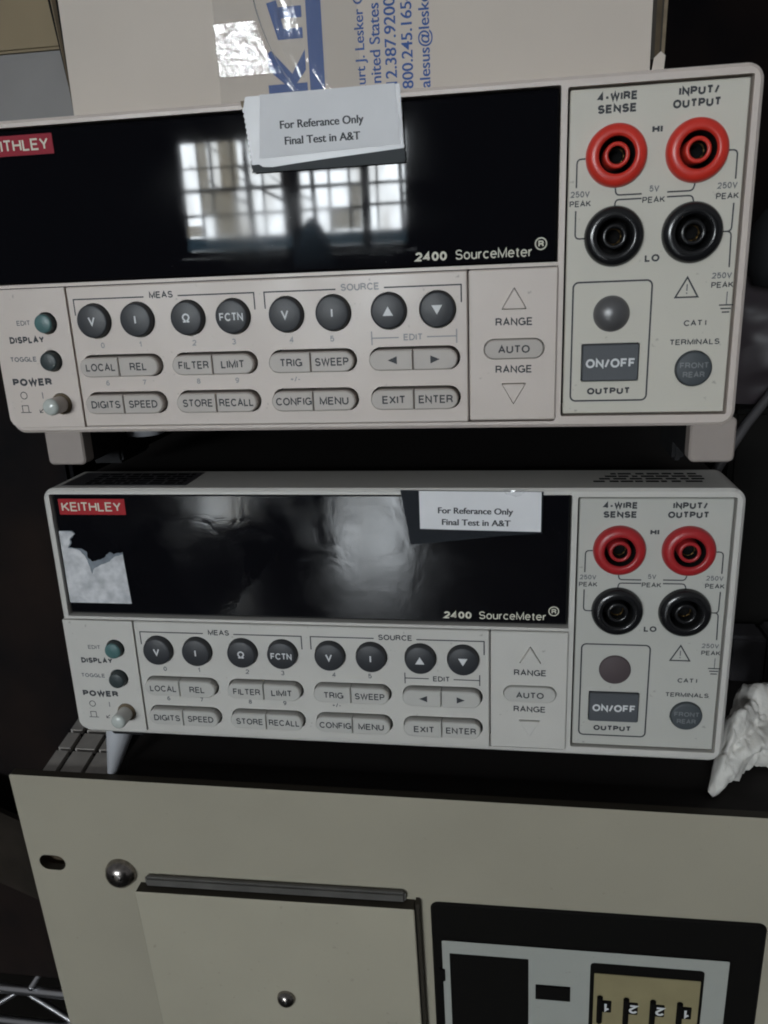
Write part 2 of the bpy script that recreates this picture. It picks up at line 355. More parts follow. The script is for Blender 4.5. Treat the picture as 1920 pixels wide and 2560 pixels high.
def soft_corner(pts, r, n=4):
    out = [pts[0]]
    for i in range(1, len(pts) - 1):
        p = Vector(pts[i]); a = (Vector(pts[i - 1]) - p); b = (Vector(pts[i + 1]) - p)
        ra = min(r, a.length / 2, b.length / 2); p0 = p + a.normalized() * ra; p1 = p + b.normalized() * ra
        for k in range(n + 1):
            t = k / n; out.append(tuple((1 - t) ** 2 * p0 + 2 * t * (1 - t) * p + t * t * p1))
    out.append(pts[-1]); return out
def font_text(mb, s_, size, mt, fn, weight=0.0, align='LEFT', sx=1.0, space=1.0, bold=0.0):
    cu = bpy.data.curves.new('lettering', 'FONT'); cu.body = s_; cu.size = 1.0; cu.offset = weight; cu.align_x = align; cu.space_character = space
    o = bpy.data.objects.new('lettering', cu); me = bpy.data.meshes.new_from_object(o)
    for k, dx in enumerate((-bold, 0.0, bold) if bold else (0.0,)):
        pts = [Vector(fn(v.co.x * size * sx + dx, v.co.y * size)) for v in me.vertices]
        mb.add([(p.x, p.y - 0.006 * k, p.z) for p in pts], [tuple(p.vertices) for p in me.polygons], mt)
    bpy.data.objects.remove(o); bpy.data.curves.remove(cu); bpy.data.meshes.remove(me)

# ------------------------------------------------------------------ scene tree helpers
def tag(o, label=None, cat=None, group=None, kind=None):
    if label: o['label'] = label
    if cat: o['category'] = cat
    if group: o['group'] = group
    if kind: o['kind'] = kind
    return o
def thing(name, label, cat, loc=(0, 0, 0), rot=None, group=None):
    o = bpy.data.objects.new(name, None); C.objects.link(o); o.empty_display_size = 0.02
    mm = (rot or Matrix.Identity(3)).to_4x4(); mm.translation = (BASE + Vector(loc)) * S
    o.matrix_world = mm
    return tag(o, label, cat, group)

# ================================================================== setting behind and around
mb = MB(); mb.box(-2500, 2500, 900, 1000, -1250, 1400, M['dark_wall'])
o = mb.build('wall', None, BASE); tag(o, kind='structure')
mb = MB(); mb.box(-5000, 5000, -9000, 1000, -1300, -1250, M['floor'])
o = mb.build('floor', None, BASE); tag(o, kind='structure')

# wire shelf that carries the rack unit
t = thing('wire_shelf', 'chrome wire shelf with zigzag edge, behind bottom left of beige rack panel', 'shelf', (0, 65, -309))
for yy in (0, 330):
    a = MB(); a.tube([(-420, yy, 22), (560, yy, 22)], 2.4, M['chrome']); a.build('top_rail', t)
    a = MB(); a.tube([(-420, yy, 0), (560, yy, 0)], 2.4, M['chrome']); a.build('bottom_rail', t)
    a = MB(); pts = []
    for k in range(41): pts.append((-420 + k * 24.5, yy + 2.2, 20 if k % 2 else 2))
    a.tube(pts, 1.7, M['chrome'], 8); a.build('truss_wire', t)
a = MB()
for k in range(40): a.tube([(-416 + k * 24.8, -2, 25.4), (-416 + k * 24.8, 332, 25.4)], 1.4, M['chrome'], 6)
a.build('deck_wires', t)

# ================================================================== rack unit
A3 = R(3.0)
rrot = Matrix.Rotation(A3, 3, 'X')
rack = thing('rack_unit', 'wide beige rack mount unit with hinged cover, black module and thumbwheels, under both meters', 'rack unit', (0, 1.2, -108.4), rrot)
# front panel (local: x right, y depth, z up; top edge at z = 0)
mb = MB()
slotL = rrect(-28.6, -18.0, -43.4, -36.4, 3.4)
mb.slab(rrect(-32.6, 450, -177, 0, 0.8, 3), 0, 3.2, M['rack_paint'], [slotL], side_mt=M['rack_edge'], back=True)
mb.slab(rrect(-31, -15, -50, -30, 0.3, 2), 5.5, 7, M['kraft'])
fp = mb.build('front_panel', rack)
def screw(name, x, z, y, r, par):
    s_ = MB(); s_.lathe(x, z, [(r * 1.02, y), (r, y - r * .25), (r * .86, y - r * .52), (r * .6, y - r * .74), (r * .3, y - r * .84), (0.01, y - r * .86)], M['steel'], 32)
    for a_ in (20, 110):
        cx, cz = math.cos(R(a_)), math.sin(R(a_))
        s_.add([(x + cx * r * .45 - cz * .35, y - r * .84, z + cz * r * .45 + cx * .35), (x + cx * r * .45 + cz * .35, y - r * .84, z + cz * r * .45 - cx * .35),
                (x - cx * r * .45 + cz * .35, y - r * .84, z - cz * r * .45 - cx * .35), (x - cx * r * .45 - cz * .35, y - r * .84, z - cz * r * .45 + cx * .35)], [(0, 1, 2, 3)], M['void'])
    return s_.build(name, par)
screw('screw', 4.4, -41.7, 0, 5.9, rack)
mb = MB(); mb.box(-14, 432, 3.4, 340, -176, -3.0, M['case']); mb.build('chassis', rack)
# vent bars on the chassis top, left of the lower meter's leg
mb = MB()
for i, (xa, xb) in enumerate(((-21.5, -16.6), (-14.6, -6.6), (-4.8, 3.6))):
    for j, (ya, yb) in enumerate(((4.4, 16.2), (18.0, 27.5), (29.5, 44))):
        sk = -0.10
        vs = [(xa + sk * ya, ya, -1.0), (xb + sk * ya, ya, -1.0), (xb + sk * yb, yb, -1.0), (xa + sk * yb, yb, -1.0)]
        vs += [(p[0], p[1], -2.95) for p in vs]
        mb.add(vs, [(0, 1, 2, 3), (0, 1, 5, 4), (1, 2, 6, 5), (2, 3, 7, 6), (3, 0, 4, 7)], M['tile'])
mb.box(-24, 4, 4.0, 46, -3.6, -2.96, M['void'])
vg = mb.build('vent_grille', rack)
# hinged cover
cov = bpy.data.objects.new('hinged_cover', None)
mb = MB()
i_, o_ = rr_ch(0, 104.2, -120, 0, 0.5, 0.35)
mb.slab(i_, -5, -0.1, M['rack_cover'], cham=(o_, 0.35), side_mt=M['rack_edge'])
cov = mb.build('hinged_cover', rack, (11.2, 0, -46.0)); cov.rotation_euler = (0, R(-1.0), 0)
screw('thumb_screw', 53.0, -47.2, -5, 3.5, cov)
mb = MB(); mb.bbox(3.2, 101, -2.6, -0.05, 0.3, 4.6, M['hinge'], 0.8); mb.build('hinge_strip', cov)
mb = MB(); mb.box(104.4, 105.7, -3.2, -0.05, -120, 1.0, M['rack_edge']); mb.build('side_strip', cov)  # dark strip along the right side of the cover
# control module
i_, o_ = rr_ch(0, 113, -110, -1.0, 3.0, 0.7)
mb = MB(); mb.slab(i_, -0.9, -0.05, M['module_black'], cham=(o_, 0.7))
mod = mb.build('control_module', rack, (120.6, 0, -43.4)); mod.rotation_euler = (0, R(-0.75), 0)
mb = MB(); mb.slab(rrect(3.6, 102.0, -100, -17.5, 0.5, 2), -1.5, -0.88, M['plate'],
    [rrect(6.2, 34.4, -90, -23.3, 0.3, 2), rrect(36.9, 49.2, -42.3, -35.0, 0.2, 2), rrect(55.9, 94.3, -90, -22.6, 1.4, 3)], side_mt=M['module_black'])
mb.bbox(2.2, 4.4, -2.0, -0.85, -37.0, -31.0, M['module_black'], 0.3)
mb.build('face_plate', mod)
mb = MB(); mb.box(6.1, 34.5, -1.1, -0.92, -90, -23.2, M['module_black']); mb.build('dark_window', mod)
mb = MB(); mb.bbox(37.1, 49.0, -1.9, -0.95, -42.1, -35.2, M['module_black'], 0.3); mb.build('slide_switch', mod)
mb = MB(); mb.slab(rrect(57.4, 93.4, -90, -28.0, 0.3, 2), -1.2, -0.95, M['tan']); tw = mb.build('thumbwheel_bank', mod)
for k, ch in enumerate('1221'):
    x = 58.6 + k * 9.15; mb = MB()
    mb.bbox(x, x + 1.9, -2.6, -1.1, -51.0 - 0.1 * k, -38.0, M['module_black'], 0.4)
    mb.bbox(x + 1.95, x + 5.1, -1.6, -1.0, -46.0, -40.4, M['module_black'], 0.2)
    cx, cz = x + 3.5, -43.2
    text(mb, ch, 0, 0, 0, 4.0, M['white_ink'], 0.16, 'c', plane=lambda u, v, d, cx=cx, cz=cz: (cx - u, -1.65 + d, cz - (v - 2.0)))
    mb.build('thumbwheel', tw)
mb = MB(); i_, o_ = rr_ch(117.8, 160, -110, -15, 1.0, 0.6); mb.slab(i_, -2.4, -0.1, M['plate'], cham=(o_, 0.6)); mb.build('label_plate', mod)

# ================================================================== the two bench meters
def make_meter(name, label, loc, rot, P, lower):
    body, term, keym = P['body'], P['term'], P['key']
    t = thing(name, label, 'bench meter', loc, rot, 'two stacked bench meters')
    # case behind the bezel
    mb = MB(); mb.box(3, 210, 22, 360, -85, -1.6, M['case']); mb.build('case', t)
    # bezel: one moulded frame with two openings
    mb = MB()
    oi, oo = rr_ch(0, 213, -88, 0, 4.0, 0.9)
    hA = rrect(2.3, 165.4, -86.2, -1.9, 0.6, 3); hB = rrect(167.0, 210.7, -84.9, -2.5, 0.6, 3)
    mb.slab(oi, 0, 22.0, body, [hA, hB], cham=(oo, 0.9), back=True)
    mb.box(2.31, 165.39, -0.55, 3.0, -44.7, -43.75, body)                 # ledge between window and keys
    mb.box(2.4, 165.3, 7.2, 7.6, -86.1, -2.0, M['void'])
    bz = mb.build('bezel', t)
    mod_ = bz.modifiers.new('bevel', 'BEVEL'); mod_.width = 0.0003; mod_.segments = 2; mod_.limit_method = 'ANGLE'; mod_.angle_limit = R(50)
    # display window
    mb = MB(); gi, go = rr_ch(2.75, 165.0, -43.45, -2.35, 0.4, 0.45)
    mb.slab(gi, 1.4, 4.0, P['glass'], cham=(go, 0.45))
    text(mb, '2400', 127.5, -42.15, 1.38, 2.35, M['cream_ink'], 0.17, 'l', 8.6)
    text(mb, 'SourceMeter', 138.4, -42.15, 1.38, 2.6, M['cream_ink'], 0.095, 'l', 20.4)
    line(mb, arc(161.0, -39.0, 1.45, 1.45, 0, 360, 24), 0.32, 1.37, M['cream_ink'])
    text(mb, 'R', 161.05, -39.85, 1.37, 1.65, M['cream_ink'], 0.17)
    dw = mb.build('display_window', t)
    mb = MB(); mb.slab(rrect(4.4, 27.0, -9.0, -3.75, 0.2, 2), 1.25, 1.39, P['badge'])
    text(mb, 'KEITHLEY', 15.5, -7.85, 1.23, 3.0, M['cream_ink'], 0.115, 'c', 20.3)
    mb.build('badge', dw)
    yk = -1.2                                                             # face of the raised key panels
    ink, soft = M['ink'], M['ink_soft']
    def panel(x0, x1, z0, z1, holes, nm):
        q = MB(); a_, b_ = rr_ch(x0, x1, z0, z1, 0.5, 0.35)
        q.slab(a_, yk, 6.6, body, holes, cham=(b_, 0.35)); q.box(x0 + .8, x1 - .8, 6.2, 6.5, z0 + .8, z1 - .8, M['void'])
        return q
    yt = yk - 0.02
    # --- power panel (bottom left corner rounded like the bezel)
    px, pz = 18.6, -78.8
    edge = [(24.95, -44.95), (0.5, -44.95), (0.5, -83.0)] + [(3.5 + 3.0 * math.cos(R(a_)), -82.9 + 3.0 * math.sin(R(a_))) for a_ in (195, 225, 255, 270)] + [(24.95, -85.9)]
    q = MB(); hs = [circ(17.9, -54.9, 3.25), circ(17.7, -65.9, 3.25), circ(px, pz, 3.3)]
    q.slab(edge, yk, 6.6, body, hs); q.box(2.5, 24.5, 6.2, 6.5, -84, -46, M['void'])
    z_ = 0
    text(q, 'EDIT', 12.6, -55.35, yt, 1.45, soft, 0.13, 'r', 4.4)
    text(q, 'DISPLAY', 5.0, -60.55, yt, 2.0, ink, 0.20, 'l', 11.2)
    text(q, 'TOGGLE', 4.1, -65.95, yt, 1.45, soft, 0.15, 'l', 8.6)
    text(q, 'POWER', 3.6, -73.2, yt, 2.25, ink, 0.21, 'l', 12.9)
    line(q, arc(6.5, -76.1, 1.05, 1.05, 0, 360, 20), 0.26, yt, ink)
    line(q, [(12.7, -75.2), (12.7, -77.1)], 0.3, yt, soft)
    line(q, [(5.3, -81.2), (5.3, -79.2), (7.3, -79.2), (7.3, -81.2)], 0.25, yt, ink); line(q, [(4.6, -81.3), (8.1, -81.3)], 0.25, yt, ink)
    line(q, [(12.3, -80.2), (11.0, -81.3)], 0.25, yt, ink); line(q, [(11.0, -80.5), (11.0, -81.4), (12.0, -81.4)], 0.25, yt, ink)
    pp = q.build('power_panel', t)
    for nm, x, z, mt in (('edit_button', 17.9, -54.9, M['teal']), ('toggle_button', 17.7, -65.9, M['dark_teal'])):
        b = MB(); b.lathe(x, z, [(2.75, 6.1), (2.75, -3.1), (2.6, -3.45), (2.2, -3.6), (0.01, -3.66)], [M['dark_teal'], mt, mt, mt], 36); b.build(nm, pp)
    b = MB(); b.lathe(px, pz, [(3.0, 6.1), (3.0, -1.9), (2.6, -2.2)], M['kraft_edge'], 36)
    b.lathe(px, pz, [(2.5, -1.9), (2.5, -7.2), (2.3, -7.8), (1.7, -8.2), (0.01, -8.35)], [keym, M['cap_white'], M['cap_white'], M['cap_white']], 36)
    b.build('power_button', pp)
    # --- keypad panel
    cols = (40.0, 68.8, 97.8, 126.8)
    rk = [(c + d, -54.75) for c in cols for d in (-6.7, 6.7)]
    pills = [(c, z) for z in (-67.75, -78.75) for c in cols]
    holes = [circ(x, z, 5.1) for x, z in rk] + [rrect(c - 12.75, c + 12.75, z - 3.3, z + 3.3, 3.3, 8) for c, z in pills]
    q = panel(25.45, 141.6, -85.9, -44.95, holes, 'keypad_panel')
    mk = P['print']
    for (x0, xa, xb, x1, s_, cx, mt) in ((27.4, 49.2, 59.5, 82.0, 'MEAS', 54.5, ink), (85.0, 105.5, 119.0, 140.0, 'SOURCE', 112.3, mk)):
        line(q, [(x0, -53.0), (x0, -48.5), (xa, -48.5)], 0.38, yt, ink); line(q, [(xb, -48.5), (x1, -48.5), (x1, -53.1)], 0.38, yt, ink)
        text(q, s_, cx, -49.0, yt, 1.9, mt, 0.14)
    for x in (115.0, 138.6): line(q, [(x, -60.1), (x, -63.9)], 0.34, yt, mk)
    line(q, [(115.0, -62.0), (122.6, -62.0)], 0.34, yt, mk); line(q, [(130.4, -62.0), (138.6, -62.0)], 0.34, yt, mk)
    text(q, 'EDIT', 126.6, -62.85, yt, 1.8, mk, 0.14)
    for i, ch in enumerate('012345'): text(q, ch, (34.6, 46.4, 63.0, 74.9, 92.0, 103.7)[i], -62.6, yt, 1.65, P['digit'], 0.14)
    for i, ch in enumerate(('6', '7', '8', '9', '+/-')): text(q, ch, (34.5, 46.1, 63.0, 74.8, 92.2)[i], -73.6, yt, 1.55, P['digit'], 0.14)
    kp = q.build('keypad_panel', t)
    for i, (x, z) in enumerate(rk):
        b = MB(); b.lathe(x, z, [(4.75, 6.1), (4.75, -2.9), (4.6, -3.2), (4.2, -3.35), (0.01, -3.35)], M['black_key'], 40); yl = -3.38
        s_ = ('V', 'I', 'Ω', 'FCTN', 'V', 'I', None, None)[i]
        zt = z - 1.15
        if s_: text(b, s_, x, zt, yl, 2.5 if s_ != 'FCTN' else 2.25, M['white_ink'], 0.135, 'c', 6.9 if s_ == 'FCTN' else None)
        else:
            s2 = 1 if i == 6 else -1
            b.add([(x - 1.45, yl, z - 1.2 * s2), (x + 1.45, yl, z - 1.2 * s2), (x, yl, z + 1.3 * s2)], [(0, 1, 2)], M['white_ink'])
        b.build('round_key', kp)
    leg = [('LOCAL', 9.3, 'REL', 5.3), ('FILTER', 9.2, 'LIMIT', 7.0), ('TRIG', 6.5, 'SWEEP', 9.7), ('<', 0, '>', 0),
           ('DIGITS', 9.2, 'SPEED', 9.0), ('STORE', 9.2, 'RECALL', 10.4), ('CONFIG', 10.6, 'MENU', 8.4), ('EXIT', 6.6, 'ENTER', 9.6)]
    for (c, z), (la, wa, lb, wb) in zip(pills, leg):
        for sd, s_, wd in ((-1, la, wa), (1, lb, wb)):
            b = MB(); n = 8; h = 2.85; r = 2.85; x_in = 0.12; x_out = 12.3
            def half(c_):
                pts = [(x_in + c_ * .6, h - c_), (x_in + c_ * .6, -h + c_)] + [(x_out - r + (r - c_) * math.cos(R(a_)), (r - c_) * math.sin(R(a_))) for a_ in [-90 + 180 * k / n for k in range(n + 1)]]
                return [(c - 0.22 + sd * p[0], z - 0.22 + p[1]) for p in pts]
            b.slab(half(0.35), -3.5, 6.1, keym, cham=(half(0.0), 0.35))
            xc = c + sd * 5.9
            if s_ in '<>':
                d = -1 if s_ == '<' else 1
                b.add([(xc - d * 1.25, -3.53, z + 0.9), (xc - d * 1.25, -3.53, z - 1.3), (xc + d * 1.35, -3.53, z - .2)], [(0, 1, 2)], ink)
            else: text(b, s_, xc, z - 1.3, -3.52, 2.25, ink, 0.135, 'c', wd)
            b.build('bar_key', kp)
    # --- range panel
    def tri(cx, zt, zb, w_, r=0.5):
        P_ = [(cx, zt), (cx - w_ / 2, zb), (cx + w_ / 2, zb)]; out = []
        for i in range(3):
            p = Vector(P_[i]); a_ = (Vector(P_[i - 1]) - p).normalized(); b_ = (Vector(P_[(i + 1) % 3]) - p).normalized()
            for k in range(5):
                tt = k / 4; out.append(tuple((1 - tt) ** 2 * (p + a_ * r) + 2 * tt * (1 - tt) * p + tt * tt * (p + b_ * r)))
        return out
    cxr = 154.1
    hs = [tri(cxr, -49.6, -55.5, 6.9), rrect(cxr - 8.2, cxr + 8.2, -68.7, -63.1, 2.8, 8), tri(cxr, -81.2, -75.2, 6.9)]
    q = panel(142.0, 165.5, -85.5, -44.95, hs, 'range_panel')
    text(q, 'RANGE', cxr, -59.75, yt, 2.1, ink, 0.14, 'c', 9.9); text(q, 'RANGE', cxr, -72.45, yt, 2.1, ink, 0.14, 'c', 9.9)
    rp = q.build('range_panel', t)
    for zt, zb in ((-49.95, -55.3), (-80.9, -75.4)):
        b = MB(); b.slab(tri(cxr, zt - (.3 if zt > zb else -.3), zb + (.15 if zt > zb else -.15), 5.9), -2.0, 2.2, body, cham=(tri(cxr, zt, zb, 6.4), 0.3)); b.build('range_key', rp)
    b = MB(); a_, b_ = rr_ch(cxr - 7.95, cxr + 7.95, -68.5, -63.3, 2.6, 0.35); b.slab(a_, -2.4, 2.2, keym, cham=(b_, 0.35))
    text(b, 'AUTO', cxr, -66.95, -2.43, 2.1, ink, 0.14, 'c', 8.5); b.build('auto_key', rp)
    # --- terminal panel
    q = MB(); a_, b_ = rr_ch(167.65, 210.1, -84.3, -3.1, 0.4, 0.25); ytp = 0.9; yp = 0.875
    q.slab(a_, ytp, 3.9, term, [circ(x_, z_, 4.6) for x_, z_ in ((179.3, -18.8), (198.7, -18.75), (179.5, -38.1), (198.85, -38.05))] + [circ(201.6, -72.6, 4.85), rrect(172.2, 187.5, -75.6, -65.3, 0.5, 3)], cham=(b_, 0.25))
    q.box(172, 206.6, 4.0, 4.4, -78, -65, M['void']); q.box(172, 206.6, 8.2, 8.6, -48, -10, M['void'])
    text(q, '4-WIRE', 179.1, -6.2, yp, 2.0, ink, 0.20, 'c', 9.6); text(q, 'SENSE', 179.1, -8.95, yp, 2.0, ink, 0.20, 'c', 9.5)
    text(q, 'INPUT/', 198.3, -6.2, yp, 2.0, ink, 0.20, 'c', 9.4); text(q, 'OUTPUT', 198.0, -8.95, yp, 2.0, ink, 0.20, 'c', 11.3)
    text(q, 'HI', 189.0, -14.15, yp, 1.85, ink, 0.22, 'c'); text(q, 'LO', 189.4, -44.75, yp, 1.85, ink, 0.18, 'c', 3.7)
    sm = [('250V', 170.7, -28.2, 4.8), ('PEAK', 170.8, -30.5, 5.4), ('5V', 189.0, -27.75, 2.4), ('PEAK', 189.0, -30.4, 5.6), ('250V', 206.6, -27.95, 4.8), ('PEAK', 206.8, -30.45, 5.5),
          ('250V', 207.0, -49.6, 4.9), ('PEAK', 207.3, -51.95, 5.5), ('CAT I', 201.2, -61.4, 5.7), ('TERMINALS', 201.4, -66.3, 12.7)]
    for s_, x, z, wd in sm: text(q, s_, x, z, yp, 1.5, soft if s_ in ('250V', '5V') else M['ink'], 0.14, 'c', wd)
    lw = 0.38
    for pts in ([(172.0, -19.1), (169.7, -19.1), (169.7, -25.9)], [(169.7, -31.4), (169.7, -38.3), (172.0, -38.3)], [(179.4, -26.2), (179.6, -28.1), (186.0, -28.1)],
                [(192.2, -28.0), (198.4, -28.0), (198.8, -26.2)], [(179.4, -30.9), (179.6, -29.2), (186.0, -29.2)], [(192.2, -29.15), (198.4, -29.15), (198.8, -30.9)],
                [(206.0, -19.1), (208.35, -19.1), (208.4, -25.8)], [(208.45, -31.4), (208.4, -38.15), (206.2, -38.15)], [(206.2, -38.15), (208.4, -38.15), (208.6, -46.9)]):
        line(q, soft_corner(pts, 1.2), lw, yp, ink)
    line(q, rrect(169.6, 189.8, -80.8, -49.3, 1.4, 5) + [rrect(169.6, 189.8, -80.8, -49.3, 1.4, 5)[0]], 0.46, yp, ink)
    tr_ = [(198.55, -49.0), (195.75, -54.0), (201.4, -54.0)]
    line(q, tr_ + [tr_[0]], 0.42, yp, ink); line(q, [(198.58, -50.7), (198.58, -52.4)], 0.32, yp, soft); line(q, [(198.58, -52.8), (198.58, -53.2)], 0.34, yp, soft)
    line(q, [(208.65, -52.9), (208.65, -56.25)], 0.26, yp, soft)
    for z, hw in ((-56.3, 1.75), (-57.2, 1.35), (-58.1, 0.95)): line(q, [(208.6 - hw, z), (208.6 + hw, z)], 0.36, yp, ink)
    text(q, 'OUTPUT', 179.8, -79.1, yp, 1.85, ink, 0.20, 'c', 11.5)
    tp = q.build('terminal_panel', t)
    rd = P['red']
    for x, z, mt in ((179.3, -18.8, rd), (198.7, -18.75, rd), (179.5, -38.1, M['black_gloss']), (198.85, -38.05, M['black_gloss'])):
        b = MB(); dk = M['void']
        b.lathe(x, z, [(7.55, 0.85), (7.5, 0.2), (7.3, -0.6), (6.9, -1.2), (6.2, -1.6), (5.2, -1.75), (4.7, -1.6), (4.4, -1.1), (4.3, 6.0)], [mt] * 7 + [dk], 56)
        b.lathe(x, z, [(4.3, 6.0), (3.1, 6.0)], dk, 40)
        b.lathe(x, z, [(3.15, 6.0), (3.15, -0.7), (2.95, -1.05), (2.3, -1.1), (2.1, -0.8), (2.0, 2.0)], [mt] * 4 + [dk], 40)
        b.lathe(x, z, [(2.0, 2.0), (1.75, 2.2), (1.7, 6), (0.01, 6)], [M['brass'], dk, dk], 32)
        b.build('banana_jack', tp)
    b = MB(); lz = P['lens']
    if lower: b.lathe(179.7, -57.6, [(4.75, 0.85), (4.7, 0.35), (4.3, 0.1), (0.01, 0.05)], lz, 48)
    else: b.lathe(179.7, -57.6, [(4.75 * math.cos(R(a_)), 0.88 - 3.2 * math.sin(R(a_))) for a_ in range(0, 90, 9)] + [(0.01, 0.88 - 3.2)], lz, 48)
    b.build('output_lamp', tp)
    b = MB(); a_, b_ = rr_ch(172.45, 187.25, -75.35, -65.55, 0.5, 0.3); b.slab(a_, -0.2, 4.0, M['grey_btn'], cham=(b_, 0.3))
    text(b, 'ON/OFF', 179.9, -71.75, -0.22, 2.45, M['white_ink'], 0.165, 'c', 13.0); b.build('output_button', tp)
    b = MB(); b.lathe(201.6, -72.6, [(4.6, 4.0), (4.6, 0.2), (4.4, -0.05), (4.0, -0.15), (0.01, -0.15)], M['slate_round'], 44)
    text(b, 'FRONT', 201.6, -72.4, -0.17, 1.55, M['faint_white'], 0.14, 'c', 7.4); text(b, 'REAR', 201.6, -74.85, -0.17, 1.55, M['faint_white'], 0.15, 'c', 5.6); b.build('terminals_button', tp)
    return t

T_ROT = Matrix(((0.999958677, 0.008914236, -0.001783613), (-0.008926576, 0.999935416, -0.007034218), (0.001720812, 0.007049849, 0.999973669)))
T_LOC = (-5.886, -0.969, 105.997)
PTd = dict(body=PT, term=PT_term, key=PT_key, glass=GLASS_T, badge=M['badge_pink'], red=M['red'], lens=M['lamp_lens'], print=M['ink_faint'], digit=M['ink_faint'])
PLd = dict(body=PL, term=PL_term, key=PL_key, glass=GLASS_L, badge=M['badge'], red=M['red_dull'], lens=M['lamp_lens_dim'], print=M['ink'], digit=M['ink_soft'])
low = make_meter('bench_meter', 'grey bench meter with torn white sticker on its display, standing on the beige rack unit', (0, 0, 0), None, PLd, True)
top = make_meter('bench_meter', 'warm grey bench meter on top of the other, its display mirroring a window', T_LOC, T_ROT, PTd, False)
# feet of the upper meter
for x0, x1 in ((9.2, 21.7), (202.2, 214.2)):
    mb = MB(); a_, b_ = rr_ch(x0, x1, -98.6, -86.0, 1.6, 0.5); mb.slab(a_, 1.6, 7.0, M['foot_grey'], cham=(b_, 0.5), back=True)
    f = mb.build('foot', top)
    mb = MB(); mb.bbox(x0 + .4, min(x1, 211.5) - .4, 7.0, 30, -99.0, -88.1, M['rubber'], 0.8); mb.bbox(x0 + .4, min(x1, 206.5) - .4, 26, 48, -104.2, -88, M['rubber'], 1.0); mb.build('rubber_block', f)
mb = MB()
rr = 6.6; cx, cy = 26.0, 36.0
vs = [(cx + rr * math.cos(2 * math.pi * k / 32), cy + rr * math.sin(2 * math.pi * k / 32), z) for z in (-85.2, -95.7) for k in range(32)]
mb.add(vs, [(k, (k + 1) % 32, 32 + (k + 1) % 32, 32 + k) for k in range(32)], M['pale_leg'], True); mb.add(vs[32:], [tuple(range(32))], M['rubber'])  # pale colour stands in for the highlight on this metal foot
mb.build('round_foot', top)
# lower meter: flip-out leg, hidden rear feet, stickers on its top
mb = MB(); n = 20
ringA = [(11.4 + 6.4 * math.cos(2 * math.pi * k / n), 9.5 + 6.0 * math.sin(2 * math.pi * k / n), -86.0) for k in range(n)]
ringB = [(4.6 + 1.6 * math.cos(2 * math.pi * k / n), 7.6 + 3.0 * math.sin(2 * math.pi * k / n), -110.4) for k in range(n)]
mb.add(ringA + ringB, [(k, (k + 1) % n, n + (k + 1) % n, n + k) for k in range(n)] + [tuple(range(n, 2 * n))], M['pale_leg'], True)
mb.build('flip_leg', low)
mb = MB(); mb.bbox(9.5, 22, 2.2, 5.0, -90.3, -86.3, M['rubber'], 0.8); mb.build('leg_hinge', low)
for x in (30, 180):
    mb = MB(); mb.bbox(x, x + 14, 60, 80, -110.6, -84.5, M['rubber'], 1.5); mb.build('rubber_foot', low)
random.seed(3)
mb = MB(); mb.box(5, 47, 3.5, 20.5, 0.01, 0.10, M['bin'])
for k in range(5):
    x = 12
    while x < 44:
        l_ = random.uniform(1.2, 5); mb.box(x, min(x + l_, 45), 5.5 + k * 2.8, 7.3 + k * 2.8, 0.11, 0.13, M['void']); x += l_ + random.uniform(.5, 1.2)
mb.build('rating_sticker', low)
mb = MB()
for k in range(4):
    x = 172.0 + k * 2
    while x < 203: 
        l_ = random.uniform(1.5, 5); mb.box(x, min(x + l_, 204), 7.5 + k * 3, 9.0 + k * 3, 0.01, 0.06, M['void']); x += l_ + random.uniform(.5, 1.4)
mb.build('printed_warning', low)

# ================================================================== labels, tape and torn sticker
def sheet(mb, poly, y, mt, th=0.09, bend=None):
    """thin sheet cut to an outline (x, z), gently bent towards the viewer by bend(x, z)"""
    pts = []
    for i, p in enumerate(poly):
        q_ = poly[(i + 1) % len(poly)]; d = math.dist(p, q_); n = max(1, int(d / 1.5))
        for k in range(n): pts.append((p[0] + (q_[0] - p[0]) * k / n, p[1] + (q_[1] - p[1]) * k / n))
    bd = bend or (lambda x, z: 0.0)
    bm = bmesh.new()
    vs = [bm.verts.new((x, 0, z)) for x, z in pts]; f = bm.faces.new(vs)
    bmesh.ops.triangulate(bm, faces=[f])
    for _ in range(2):
        long_ = [e for e in bm.edges if e.calc_length() > 2.5]
        if long_: bmesh.ops.subdivide_edges(bm, edges=long_, cuts=1); bmesh.ops.triangulate(bm, faces=[g for g in bm.faces if len(g.verts) > 3])
    bm.verts.index_update()
    fr = [(v.co.x, y - bd(v.co.x, v.co.z), v.co.z) for v in bm.verts]
    mb.add(fr, [[v.index for v in g.verts] for g in bm.faces], mt)
    bk = [(p[0], p[1] + th, p[2]) for p in fr]
    mb.add(bk, [[v.index for v in g.verts] for g in bm.faces], mt)
    be = [e for e in bm.edges if e.is_boundary]; o = []
    for e in be:
        a_, b_ = e.verts[0].index, e.verts[1].index
        mb.add([fr[a_], fr[b_], bk[b_], bk[a_]], [(0, 1, 2, 3)], mt)
    bm.free()
def jag(p, q_, n, amp):
    out = []
    for k in range(n):
        t_ = k / n; out.append((p[0] + (q_[0] - p[0]) * t_ + (amp if k % 2 else -amp) * .5, p[1] + (q_[1] - p[1]) * t_))
    return out
